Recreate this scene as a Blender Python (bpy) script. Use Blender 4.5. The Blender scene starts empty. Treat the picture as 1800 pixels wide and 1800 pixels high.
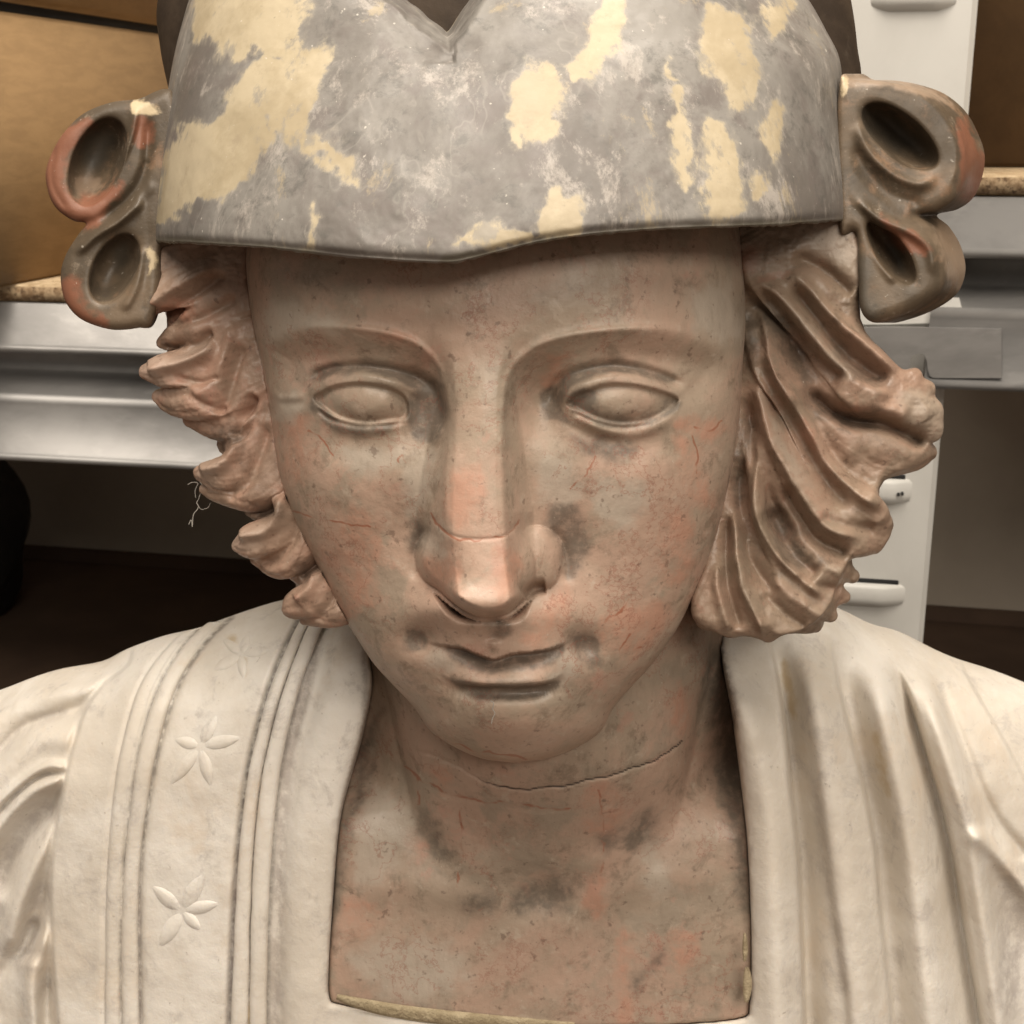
import bpy, math, random
import numpy as np
from mathutils import Vector, Matrix

# ------------------------------------------------------------------ camera, world, light
F = 2400.0                     # focal length in sculpting units, also the distance to the sculpting plane
S = 1.0 / 6000.0               # one sculpting unit in metres
PITCH = math.radians(15.6)
CAM = Vector((0.0, 0.0, 1.55))
scene = bpy.context.scene
COL = scene.collection

cam_d = bpy.data.cameras.new("camera")
cam = bpy.data.objects.new("camera", cam_d)
COL.objects.link(cam)
cam.location = CAM
cam.rotation_euler = (math.pi / 2 - PITCH, 0, 0)
cam_d.sensor_width = 36.0
cam_d.lens = 36.0 * F / 1800.0
cam_d.clip_start = 0.02
cam_d.clip_end = 50
cam_d.dof.use_dof = True
cam_d.dof.focus_distance = 0.40
cam_d.dof.aperture_fstop = 40
scene.camera = cam

world = bpy.data.worlds.new("World")
scene.world = world
world.use_nodes = True
bg = world.node_tree.nodes["Background"]
bg.inputs[0].default_value = (1.0, 0.91, 0.79, 1)
bg.inputs[1].default_value = 0.20

def area(name, loc, target, sx, sy, power, col):
    d = bpy.data.lights.new(name, 'AREA')
    d.shape = 'RECTANGLE'; d.size = sx; d.size_y = sy; d.energy = power; d.color = col
    o = bpy.data.objects.new(name, d); COL.objects.link(o)
    o.location = loc
    o.rotation_euler = (Vector(target) - Vector(loc)).to_track_quat('-Z', 'Y').to_euler()
    return o
area("ceiling_or_fill_lamp", (0.10, 0.40, 2.75), (0.02, 0.47, 1.3), 1.2, 0.40, 17, (1.0, 0.905, 0.785))
area("ceiling_or_fill_lamp", (-0.05, -0.28, 2.70), (0.0, 0.6, 1.3), 1.6, 0.7, 25, (1.0, 0.90, 0.775))
area("ceiling_or_fill_lamp", (0.75, -1.9, 2.75), (0.0, 0.45, 1.35), 1.4, 0.6, 27, (1.0, 0.90, 0.77))  # unseen fill lamp, added behind the camera for frontal light on the face

scene.view_settings.view_transform = 'Standard'
scene.view_settings.look = 'None'
scene.view_settings.exposure = 0.02
scene.view_settings.gamma = 1.0
scene.cycles.use_denoising = True
scene.cycles.max_bounces = 6

# ------------------------------------------------------------------ numeric helpers
CP, SP = math.cos(PITCH), math.sin(PITCH)
RIGHT = np.array([1.0, 0, 0]); UP = np.array([0, SP, CP]); VIEW = np.array([0, CP, -SP])
CAMN = np.array(CAM)

def place(x, y, D):
    """sculpting space (x to the right, y down, D toward the viewer) to metres"""
    x = np.asarray(x, float); y = np.asarray(y, float); D = np.asarray(D, float)
    Z = F - D
    X = (x - 900.0) * Z / F
    U = (900.0 - y) * Z / F
    return CAMN + S * (X[..., None] * RIGHT + U[..., None] * UP + Z[..., None] * VIEW)

def sstep(a, b, x):
    t = np.clip((x - a) / (b - a), 0, 1)
    return t * t * (3 - 2 * t)

def catmull(pts, n=8, closed=False):
    P = np.asarray(pts, float)
    m = len(P)
    out = []
    rng = range(m) if closed else range(m - 1)
    for i in rng:
        if closed:
            p0, p1, p2, p3 = P[(i - 1) % m], P[i], P[(i + 1) % m], P[(i + 2) % m]
        else:
            p1, p2 = P[i], P[i + 1]
            p0 = P[i - 1] if i > 0 else 2 * p1 - p2
            p3 = P[i + 2] if i + 2 < m else 2 * p2 - p1
        for k in range(n):
            t = k / n
            out.append(0.5 * (2 * p1 + (p2 - p0) * t + (2 * p0 - 5 * p1 + 4 * p2 - p3) * t * t + (3 * p1 - p0 - 3 * p2 + p3) * t ** 3))
    if not closed:
        out.append(P[-1])
    return np.array(out)

def line_dist(x, y, pts):
    """distance to a polyline, position along it 0..1, side (+ = right of travel, y down)"""
    pts = np.asarray(pts, float)
    best = np.full(x.shape, 1e9); tt = np.zeros(x.shape); side = np.zeros(x.shape)
    L = np.r_[0, np.cumsum(np.hypot(*np.diff(pts, axis=0).T))]
    for i in range(len(pts) - 1):
        ax, ay = pts[i]; dx, dy = pts[i + 1] - pts[i]
        l2 = dx * dx + dy * dy + 1e-9
        t = np.clip(((x - ax) * dx + (y - ay) * dy) / l2, 0, 1)
        ex = x - ax - t * dx; ey = y - ay - t * dy
        d = np.hypot(ex, ey)
        m = d < best
        best = np.where(m, d, best)
        tt = np.where(m, (L[i] + t * math.sqrt(l2)) / L[-1], tt)
        side = np.where(m, np.sign(dx * ey - dy * ex), side)
    return best, tt, side

def poly_sd(x, y, pts):
    pts = np.asarray(pts, float)
    n = len(pts)
    best = np.full(x.shape, 1e9); ins = np.zeros(x.shape, bool)
    for i in range(n):
        ax, ay = pts[i]; bx, by = pts[(i + 1) % n]
        dx, dy = bx - ax, by - ay
        t = np.clip(((x - ax) * dx + (y - ay) * dy) / (dx * dx + dy * dy + 1e-9), 0, 1)
        best = np.minimum(best, np.hypot(x - ax - t * dx, y - ay - t * dy))
        c = (ay > y) != (by > y)
        if abs(dy) > 1e-9:
            ins ^= c & (x < ax + (y - ay) / dy * dx)
    return np.where(ins, -best, best)

class Relief:
    """adds carved strokes to a height array over sculpting points"""
    def __init__(self, x, y):
        self.x, self.y = x, y
        self.h = np.zeros(x.shape)
    def _box(self, pts, r):
        p = np.asarray(pts, float)
        return np.nonzero((self.x > p[:, 0].min() - r) & (self.x < p[:, 0].max() + r) & (self.y > p[:, 1].min() - r) & (self.y < p[:, 1].max() + r))
    def stroke(self, pts, w, a, sharp=2.0, taper=0.12, sides=None, smooth=6):
        """ridge (a>0) or groove (a<0) along a curve; sides=(wl,wr) gives uneven flanks"""
        c = catmull(pts, smooth)
        wl, wr = sides if sides else (w, w)
        i = self._box(c, max(wl, wr) * 2.5)
        d, t, s = line_dist(self.x[i], self.y[i], c)
        ww = np.where(s > 0, wr, wl)
        k = np.exp(-np.power(d / ww, sharp))
        ta, tb = taper if isinstance(taper, tuple) else (taper, taper)
        if ta > 0: k = k * sstep(0, ta, t)
        if tb > 0: k = k * sstep(0, tb, 1 - t)
        self.h[i] += a * k
    def bump(self, cx, cy, rx, ry, a, rot=0, p=1.0):
        c, s = math.cos(math.radians(rot)), math.sin(math.radians(rot))
        dx, dy = self.x - cx, self.y - cy
        u = (dx * c + dy * s) / rx; v = (-dx * s + dy * c) / ry
        self.h += a * np.exp(-np.power(u * u + v * v, p))
    def patch(self, pts, w, a, smooth=5, w_fun=None):
        c = catmull(pts, smooth, True)
        i = self._box(c, 5)
        sd = poly_sd(self.x[i], self.y[i], c)
        ww = w if w_fun is None else w_fun(self.x[i], self.y[i])
        self.h[i] += a * sstep(0, 1, -sd / ww)

def blobs(x, y, polys, w=60.0, smooth=3):
    """0..1 stain field: 0.5 on the outlines of the given stains"""
    best = np.full(x.shape, 1e9)
    j = 1.0 if w > 30 else 0.4
    x, y = (x + j * (vnoise(x, y, x * 0, 70) * 10 + vnoise(x, y, x * 0, 26) * 8 + vnoise(x, y, x * 0, 10) * 4),
            y + j * (vnoise(x, y, x * 0 + 500, 70) * 12 + vnoise(x, y, x * 0 + 500, 26) * 9 + vnoise(x, y, x * 0 + 500, 10) * 4))
    for p in polys:
        c = catmull(p, smooth, True)
        i = np.nonzero((x > c[:, 0].min() - w) & (x < c[:, 0].max() + w) & (y > c[:, 1].min() - w) & (y < c[:, 1].max() + w))
        best[i] = np.minimum(best[i], poly_sd(x[i], y[i], c))
    return np.clip(0.5 - best / w, 0, 1)

def ell(cx, cy, rx, ry, n=12, rot=0):
    r = math.radians(rot)
    return [(cx + rx * math.cos(a) * math.cos(r) - ry * math.sin(a) * math.sin(r), cy + rx * math.cos(a) * math.sin(r) + ry * math.sin(a) * math.cos(r))
            for a in np.linspace(0, 2 * math.pi, n, endpoint=False)]

_rs = np.random.RandomState(7)
_lat = _rs.rand(64, 64, 64).astype(np.float32)
def vnoise(x, y, z, sc):
    """smooth value noise in -1..1"""
    q = [np.asarray(v) / sc + 17.3 for v in (x, y, z)]
    i = [np.floor(v).astype(int) for v in q]
    f = [v - k for v, k in zip(q, i)]
    f = [v * v * (3 - 2 * v) for v in f]
    r = 0
    for a in (0, 1):
        for b in (0, 1):
            for c in (0, 1):
                w = (f[0] if a else 1 - f[0]) * (f[1] if b else 1 - f[1]) * (f[2] if c else 1 - f[2])
                r = r + w * _lat[(i[0] + a) % 64, (i[1] + b) % 64, (i[2] + c) % 64]
    return 2 * r - 1

# ------------------------------------------------------------------ mesh helpers
def mesh_obj(name, verts, faces, mat, parent=None, attrs=None, smooth=True):
    me = bpy.data.meshes.new(name)
    verts = np.asarray(verts, np.float32).reshape(-1, 3)
    if isinstance(faces, np.ndarray):
        n, k = faces.shape
        a, b, c = (verts[faces[:, q]] - verts.mean(0) for q in range(3))
        if np.einsum('ij,ij->', a, np.cross(b, c)) < 0: faces = np.ascontiguousarray(faces[:, ::-1])
        me.vertices.add(len(verts)); me.vertices.foreach_set('co', verts.ravel())
        me.loops.add(n * k); me.loops.foreach_set('vertex_index', faces.astype(np.int32).ravel())
        me.polygons.add(n)
        me.polygons.foreach_set('loop_start', np.arange(0, n * k, k, dtype=np.int32))
        me.update(calc_edges=True)
        me.validate()
    else:
        me.from_pydata([tuple(v) for v in verts.tolist()], [], faces)
        me.update()
    me.polygons.foreach_set('use_smooth', np.full(len(me.polygons), smooth))
    for k, v in (attrs or {}).items():
        a = me.attributes.new(k, 'FLOAT', 'POINT')
        a.data.foreach_set('value', np.asarray(v, np.float32).ravel())
    if mat: me.materials.append(mat)
    o = bpy.data.objects.new(name, me); COL.objects.link(o)
    if parent is not None:
        o.parent = parent
        o.matrix_parent_inverse = PINV.get(parent.name, Matrix.Identity(4))
    return o
PINV = {}

def grid_faces(nr, nc, wrap=False, flip=False):
    i = np.arange(nr * nc).reshape(nr, nc)
    j = np.concatenate([i, i[:, :1]], 1) if wrap else i
    f = np.stack([j[:-1, :-1], j[1:, :-1], j[1:, 1:], j[:-1, 1:]], -1).reshape(-1, 4)
    return f[:, ::-1] if flip else f

def thing(name, label, cat, loc=(0, 0, 0), group=None):
    o = bpy.data.objects.new(name, None); COL.objects.link(o)
    o.location = loc; o.empty_display_size = 0.05
    o['label'] = label; o['category'] = cat
    if group: o['group'] = group
    PINV[o.name] = Matrix.Translation(loc).inverted()
    return o
def tag(o, label, cat, group=None):
    o['label'] = label; o['category'] = cat
    if group: o['group'] = group
    return o

def nets(f, org, step):
    """surface nets: field f<0 inside -> vertices (in field coordinates) and quads"""
    s = f < 0
    nx, ny, nz = f.shape
    cnt = np.zeros((nx - 1, ny - 1, nz - 1), np.int8)
    for a in (0, 1):
        for b in (0, 1):
            for c in (0, 1):
                cnt += s[a:nx - 1 + a, b:ny - 1 + b, c:nz - 1 + c]
    act = (cnt > 0) & (cnt < 8)
    ix, iy, iz = np.nonzero(act)
    idx = np.full(act.shape, -1, np.int32); idx[ix, iy, iz] = np.arange(len(ix))
    acc = np.zeros((len(ix), 3)); n = np.zeros(len(ix))
    corners = [(a, b, c) for a in (0, 1) for b in (0, 1) for c in (0, 1)]
    val = {k: f[ix + k[0], iy + k[1], iz + k[2]] for k in corners}
    for k in corners:
        for ax in range(3):
            if k[ax] == 0:
                k2 = list(k); k2[ax] = 1; k2 = tuple(k2)
                v0, v1 = val[k], val[k2]
                m = (v0 < 0) != (v1 < 0)
                t = np.where(m, v0 / np.where(m, v0 - v1, 1), 0)
                p = np.tile(np.array(k, float), (len(ix), 1)); p[:, ax] += t
                acc += p * m[:, None]; n += m
    pos = np.stack([ix, iy, iz], -1) + acc / n[:, None]
    quads = []
    for ax in range(3):
        sl0 = [slice(None)] * 3; sl1 = [slice(None)] * 3
        sl0[ax] = slice(0, -1); sl1[ax] = slice(1, None)
        ch = s[tuple(sl0)] != s[tuple(sl1)]
        inside = s[tuple(sl0)]
        e = np.argwhere(ch)
        o1, o2 = [(1, 2), (2, 0), (0, 1)][ax]
        ok = (e[:, o1] > 0) & (e[:, o2] > 0) & (e[:, o1] < act.shape[o1]) & (e[:, o2] < act.shape[o2])
        e = e[ok]
        ins = inside[tuple(e.T)]
        def at(d1, d2):
            q = e.copy(); q[:, o1] -= d1; q[:, o2] -= d2
            return idx[tuple(q.T)]
        q = np.stack([at(1, 1), at(0, 1), at(0, 0), at(1, 0)], -1)
        q = np.where(ins[:, None], q, q[:, ::-1])
        quads.append(q)
    # sculpting space is left-handed against world (y down, D toward viewer) -> handedness is kept by that pair of flips
    return pos * step + np.asarray(org), np.concatenate(quads)

class Field:
    """signed-distance clay block in sculpting space"""
    def __init__(self, lo, hi, step):
        self.lo = np.array(lo, float); self.step = step
        self.n = np.ceil((np.array(hi) - self.lo) / step).astype(int) + 1
        self.f = np.full(self.n, 60.0, np.float32)
        self.ax = [self.lo[k] + step * np.arange(self.n[k]) for k in range(3)]
    def box(self, lo, hi):
        a = np.maximum(0, np.floor((np.array(lo) - self.lo) / self.step).astype(int))
        b = np.minimum(self.n, np.ceil((np.array(hi) - self.lo) / self.step).astype(int) + 1)
        sl = tuple(slice(int(p), int(max(p, q))) for p, q in zip(a, b))
        X = self.ax[0][sl[0]][:, None, None]; Y = self.ax[1][sl[1]][None, :, None]; Z = self.ax[2][sl[2]][None, None, :]
        return sl, X, Y, Z
    def add(self, sl, d, k):
        if self.f[sl].size == 0: return
        a = self.f[sl]
        if k > 0:
            h = np.clip(0.5 + 0.5 * (a - d) / k, 0, 1)
            self.f[sl] = a * (1 - h) + d * h - k * h * (1 - h)
        else:
            self.f[sl] = np.minimum(a, d)
    def cut(self, sl, d, k):
        a = self.f[sl]; d = -d
        h = np.clip(0.5 - 0.5 * (a - d) / k, 0, 1)
        self.f[sl] = a * (1 - h) + d * h + k * h * (1 - h)
    def lock(self, pts, k=5, flat=1.0, grooves=0, ga=2.0, n=6, phase=0.0):
        """tapered rope through (x, y, D, r) points, optional strand grooves running along it"""
        c = catmull(pts, n)
        R = c[:, 3].max() + 18
        lo = c[:, :3].min(0) - R; hi = c[:, :3].max(0) + R
        sl, X, Y, Z = self.box(lo, hi)
        if 0 in [s.stop - s.start for s in sl]: return
        shp = np.broadcast_shapes(X.shape, Y.shape, Z.shape)
        d = np.full(shp, 60.0, np.float32); phi = np.zeros(shp, np.float32); rr = np.ones(shp, np.float32); tt = np.zeros(shp, np.float32)
        for i in range(len(c) - 1):
            A, B = c[i], c[i + 1]
            r = max(A[3], B[3]) + 16
            lo2 = np.minimum(A[:3], B[:3]) - r; hi2 = np.maximum(A[:3], B[:3]) + r
            s2, x, y, z = self.box(lo2, hi2)
            loc = tuple(slice(max(p.start - q.start, 0), max(p.stop - q.start, 0)) for p, q in zip(s2, sl))
            if 0 in [s.stop - s.start for s in s2]: continue
            v = B[:3] - A[:3]; l2 = (v ** 2).sum() + 1e-6
            t = np.clip(((x - A[0]) * v[0] + (y - A[1]) * v[1] + (z - A[2]) * v[2]) / l2, 0, 1)
            ex = x - A[0] - t * v[0]; ey = y - A[1] - t * v[1]; ez = (z - A[2] - t * v[2]) / flat
            dist = np.sqrt(ex * ex + ey * ey + ez * ez)
            rad = A[3] + t * (B[3] - A[3])
            dd = dist - rad
            l = math.hypot(v[0], v[1]) + 1e-6
            lat = (-v[1] * ex + v[0] * ey) / l
            m = dd < d[loc]
            d[loc] = np.where(m, dd, d[loc])
            if grooves:
                phi[loc] = np.where(m, np.arctan2(lat, ez), phi[loc])
                rr[loc] = np.where(m, rad, rr[loc])
                tt[loc] = np.where(m, (i + t) / len(c), tt[loc])
        if grooves:
            g = np.abs(np.sin(phi * grooves * 0.5 + phase + 1.2 * np.sin(tt * 5 + phase)))
            d = d + ga * np.clip(rr / 30, 0.25, 1.2) * (1 - g) ** 2
        self.add(sl, d, k)
    def mesh(self):
        for a in range(3):     # closed at the block faces
            sl = [slice(None)] * 3
            for e in (0, -1):
                sl[a] = e; self.f[tuple(sl)] = np.maximum(self.f[tuple(sl)], 1.0)
        return nets(self.f, self.lo, self.step)

# ------------------------------------------------------------------ materials
class NT:
    def __init__(self, name):
        self.m = bpy.data.materials.new(name); self.m.use_nodes = True
        self.t = self.m.node_tree
        self.b = self.t.nodes['Principled BSDF']
    def n(self, typ, **kw):
        o = self.t.nodes.new(typ)
        for k, v in kw.items():
            if k in o.inputs.keys() if isinstance(k, str) else False:
                o.inputs[k].default_value = v
            else:
                setattr(o, k, v)
        return o
    def lk(self, a, b): self.t.links.new(a, b)
    def coord(self, scale=(1, 1, 1), rot=(0, 0, 0)):
        tc = self.n('ShaderNodeTexCoord'); mp = self.n('ShaderNodeMapping')
        mp.inputs['Scale'].default_value = scale; mp.inputs['Rotation'].default_value = rot
        self.lk(tc.outputs['Object'], mp.inputs['Vector'])
        return mp.outputs['Vector']
    def noise(self, vec, scale, detail=4, rough=0.55, dist=0.0):
        o = self.n('ShaderNodeTexNoise')
        o.inputs['Scale'].default_value = scale; o.inputs['Detail'].default_value = detail
        o.inputs['Roughness'].default_value = rough; o.inputs['Distortion'].default_value = dist
        self.lk(vec, o.inputs['Vector'])
        return o.outputs['Fac']
    def attr(self, name):
        o = self.n('ShaderNodeAttribute'); o.attribute_name = name
        return o.outputs['Fac']
    def val(self, v):
        o = self.n('ShaderNodeValue'); o.outputs[0].default_value = v; return o.outputs[0]
    def math(self, op, a, b=None, c=None, clamp=False):
        o = self.n('ShaderNodeMath'); o.operation = op; o.use_clamp = clamp
        for i, v in enumerate((a, b, c)):
            if v is None: continue
            if isinstance(v, (int, float)): o.inputs[i].default_value = v
            else: self.lk(v, o.inputs[i])
        return o.outputs[0]
    def ramp(self, fac, a, b, lo=0.0, hi=1.0):
        o = self.n('ShaderNodeMapRange'); o.interpolation_type = 'SMOOTHSTEP'
        self.lk(fac, o.inputs[0])
        o.inputs[1].default_value = a; o.inputs[2].default_value = b; o.inputs[3].default_value = lo; o.inputs[4].default_value = hi
        return o.outputs[0]
    def mix(self, fac, a, b, mode='MIX'):
        o = self.n('ShaderNodeMix'); o.data_type = 'RGBA'; o.blend_type = mode
        if isinstance(fac, (int, float)): o.inputs[0].default_value = fac
        else: self.lk(fac, o.inputs[0])
        for i, v in ((6, a), (7, b)):
            if isinstance(v, tuple): o.inputs[i].default_value = (*v, 1)
            else: self.lk(v, o.inputs[i])
        return o.outputs[2]
    def bump(self, h, strength, dist, prev=None):
        o = self.n('ShaderNodeBump'); o.inputs['Strength'].default_value = strength; o.inputs['Distance'].default_value = dist
        self.lk(h, o.inputs['Height'])
        if prev is not None: self.lk(prev, o.inputs['Normal'])
        return o.outputs['Normal']
    def out(self, col=None, rough=0.5, normal=None, **kw):
        if col is not None:
            if isinstance(col, tuple): self.b.inputs['Base Color'].default_value = (*col, 1)
            else: self.lk(col, self.b.inputs['Base Color'])
        if isinstance(rough, (int, float)): self.b.inputs['Roughness'].default_value = rough
        else: self.lk(rough, self.b.inputs['Roughness'])
        if normal is not None: self.lk(normal, self.b.inputs['Normal'])
        for k, v in kw.items():
            self.b.inputs[k.replace('_', ' ')].default_value = v
        return self.m

def stain(t, name, vec, scale, amp=0.55, soft=0.10):
    """hard-edged stain from a soft field broken up by noise"""
    nz = t.noise(vec, scale, 6, 0.65)
    v = t.math('ADD', t.attr(name), t.math('MULTIPLY', t.math('SUBTRACT', nz, 0.5), amp))
    return t.ramp(v, 0.5 - soft, 0.5 + soft)

def m_pink(name, tint=(1, 1, 1), dark=1.0, vein=1.0):
    t = NT(name)
    v = t.coord(); vs = t.coord((1, 1, 0.3))
    q = lambda c: tuple(a * b * dark for a, b in zip(c, tint))
    c = t.mix(t.ramp(t.noise(v, 20, 8, 0.68, 0.5), 0.40, 0.60), q((0.415, 0.325, 0.248)), q((0.495, 0.345, 0.265)))
    c = t.mix(t.ramp(t.noise(v, 34, 7, 0.68, 0.4), 0.52, 0.62, 0, 0.75), c, q((0.360, 0.295, 0.228)))
    c = t.mix(t.ramp(t.noise(v, 85, 8, 0.74, 0.3), 0.52, 0.66, 0, 0.66), c, q((0.235, 0.178, 0.130)))
    c = t.mix(t.ramp(t.noise(v, 130, 7, 0.72, 0.3), 0.55, 0.70, 0, 0.65), c, q((0.545, 0.450, 0.360)))
    rm = t.math('MULTIPLY', stain(t, 'red', v, 130, 1.0, 0.22), t.ramp(t.noise(v, 80, 7, 0.74), 0.38, 0.60, 0.20, 0.85))
    c = t.mix(rm, c, q((0.535, 0.300, 0.215)))
    c = t.mix(t.ramp(t.noise(v, 48, 8, 0.72, 0.3), 0.585, 0.66, 0, 0.45), c, q((0.525, 0.300, 0.230)))
    c = t.mix(t.math('MULTIPLY', stain(t, 'pale', v, 150, 0.9, 0.25), 0.75), c, q((0.50, 0.43, 0.355)))
    gm = t.math('MULTIPLY', stain(t, 'grime_and_shade', v, 170, 0.9, 0.30), t.ramp(t.noise(v, 240, 5, 0.7), 0.32, 0.55, 0.45, 0.88))
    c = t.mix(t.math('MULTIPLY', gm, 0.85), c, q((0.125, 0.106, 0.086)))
    # fine vertical polishing streaks, pores and thin rust veins
    c = t.mix(t.ramp(t.noise(vs, 420, 3, 0.6), 0.50, 0.76, 0, 0.18), c, q((0.22, 0.16, 0.12)))
    c = t.mix(t.ramp(t.noise(v, 330, 3, 0.6), 0.62, 0.72, 0, 0.55), c, q((0.15, 0.10, 0.075)))
    for sc_, th_ in ((17, 0.007), (33, 0.009)):
        vn = t.math('ABSOLUTE', t.math('SUBTRACT', t.noise(v, sc_, 8, 0.66, 0.2), 0.5))
        vm = t.math('MULTIPLY', t.ramp(vn, 0.0, th_, 0.50 * vein, 0.0), t.ramp(t.noise(v, 14 + sc_ * .3, 4), 0.47, 0.58))
        c = t.mix(vm, c, q((0.31, 0.125, 0.085)))
    c = t.mix(t.ramp(t.attr('crack'), 0.3, 0.8, 0, 0.9), c, q((0.05, 0.035, 0.028)))
    c = t.mix(t.ramp(t.attr('rust'), 0.25, 0.85, 0, 0.72), c, q((0.33, 0.11, 0.055)))
    # dust flecks
    c = t.mix(t.ramp(t.noise(v, 700, 2, 0.5), 0.74, 0.80, 0, 0.5), c, (0.55, 0.48, 0.40))
    nb = t.bump(t.noise(v, 260, 5, 0.65), 0.35, 0.0006)
    nb = t.bump(t.noise(v, 80, 5, 0.62), 0.30, 0.0016, nb)
    return t.out(c, t.ramp(t.noise(v, 45, 3), 0.3, 0.7, 0.33, 0.55), nb, Specular_IOR_Level=0.46)

def m_cap():
    t = NT('grey_breccia_marble')
    v = t.coord(); vs = t.coord((1, 1, 0.35), (0, 0.35, 0))
    c = t.mix(t.ramp(t.noise(vs, 18, 8, 0.68, 0.4), 0.38, 0.60), (0.140, 0.125, 0.112), (0.235, 0.220, 0.200))
    c = t.mix(t.ramp(t.noise(v, 46, 8, 0.70, 0.4), 0.50, 0.64, 0, 0.7), c, (0.150, 0.128, 0.118))
    c = t.mix(t.ramp(t.noise(v, 110, 8, 0.76, 0.3), 0.52, 0.66, 0, 0.7), c, (0.105, 0.100, 0.090))
    c = t.mix(t.ramp(t.noise(vs, 75, 8, 0.78, 0.2), 0.53, 0.66, 0, 0.75), c, (0.400, 0.362, 0.325))
    vn = t.math('ABSOLUTE', t.math('SUBTRACT', t.noise(vs, 24, 4, 0.62, 0.15), 0.5))
    c = t.mix(t.math('MULTIPLY', t.ramp(vn, 0.0, 0.010, 0.16, 0), t.ramp(t.noise(v, 20, 4), 0.50, 0.58)), c, (0.42, 0.395, 0.355))
    f = t.math('ADD', t.attr('yellow'), t.math('MULTIPLY', t.math('SUBTRACT', t.noise(vs, 95, 8, 0.74), 0.5), 1.35))
    halo = t.ramp(f, 0.30, 0.55, 0, 0.40)
    c = t.mix(halo, c, (0.40, 0.36, 0.29))
    y = t.ramp(f, 0.43, 0.60)
    yc = t.mix(t.ramp(t.noise(v, 30, 7, 0.68), 0.40, 0.60), (0.385, 0.315, 0.205), (0.475, 0.400, 0.275))
    yc = t.mix(t.ramp(t.noise(v, 130, 7, 0.72), 0.56, 0.70, 0, 0.55), yc, (0.33, 0.265, 0.18))
    yc = t.mix(t.ramp(t.noise(vs, 60, 7, 0.72), 0.55, 0.63, 0, 0.75), yc, (0.26, 0.24, 0.21))
    c = t.mix(t.math('MULTIPLY', y, 0.92), c, yc)
    y2 = t.math('MULTIPLY', t.ramp(t.noise(vs, 34, 8, 0.76, 0.3), 0.57, 0.64), 0.60)
    c = t.mix(y2, c, (0.385, 0.315, 0.205))
    c = t.mix(t.math('MULTIPLY', stain(t, 'grime_and_shade', v, 140, 0.7, 0.25), 0.75), c, (0.10, 0.088, 0.062))
    c = t.mix(t.ramp(t.noise(v, 520, 2, 0.5), 0.73, 0.79, 0, 0.6), c, (0.66, 0.62, 0.55))
    c = t.mix(t.ramp(t.noise(v, 300, 3, 0.6), 0.68, 0.78, 0, 0.4), c, (0.12, 0.11, 0.10))
    nb = t.bump(t.noise(v, 200, 4, 0.6), 0.18, 0.0006)
    nb = t.bump(t.noise(vs, 34, 4, 0.6), 0.25, 0.0020, nb)
    return t.out(c, t.ramp(t.noise(v, 60, 4), 0.3, 0.7, 0.38, 0.58), nb, Specular_IOR_Level=0.45)

def m_dark_stone():
    t = NT('brown_breccia')
    v = t.coord()
    c = t.mix(t.ramp(t.noise(v, 30, 5, 0.6, 0.8), 0.38, 0.62), (0.080, 0.060, 0.040), (0.155, 0.112, 0.074))
    c = t.mix(t.ramp(t.noise(v, 55, 8, 0.72, 0.3), 0.53, 0.66, 0, 0.7), c, (0.23, 0.14, 0.085))
    c = t.mix(t.ramp(t.noise(v, 120, 8, 0.74, 0.3), 0.54, 0.68, 0, 0.6), c, (0.055, 0.043, 0.032))
    c = t.mix(t.ramp(t.noise(v, 170, 7, 0.74), 0.58, 0.70, 0, 0.5), c, (0.30, 0.24, 0.18))
    c = t.mix(t.math('MULTIPLY', stain(t, 'red', v, 150, 1.1, 0.20), 0.80), c, (0.24, 0.095, 0.055))
    c = t.mix(t.math('MULTIPLY', stain(t, 'pale', v, 150, 1.1, 0.22), 0.7), c, (0.31, 0.225, 0.16))
    c = t.mix(t.math('MULTIPLY', stain(t, 'yellow', v, 200, 1.0, 0.15), 0.9), c, (0.52, 0.42, 0.27))
    c = t.mix(t.math('MULTIPLY', stain(t, 'grime_and_shade', v, 100, 0.6, 0.30), 0.8), c, (0.060, 0.052, 0.040))
    c = t.mix(t.ramp(t.noise(v, 600, 2, 0.5), 0.70, 0.78, 0, 0.5), c, (0.50, 0.46, 0.40))
    nb = t.bump(t.noise(v, 150, 6, 0.66), 0.35, 0.0009)
    return t.out(c, t.ramp(t.noise(v, 70, 4), 0.3, 0.7, 0.34, 0.58), nb, Specular_IOR_Level=0.4)

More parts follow.
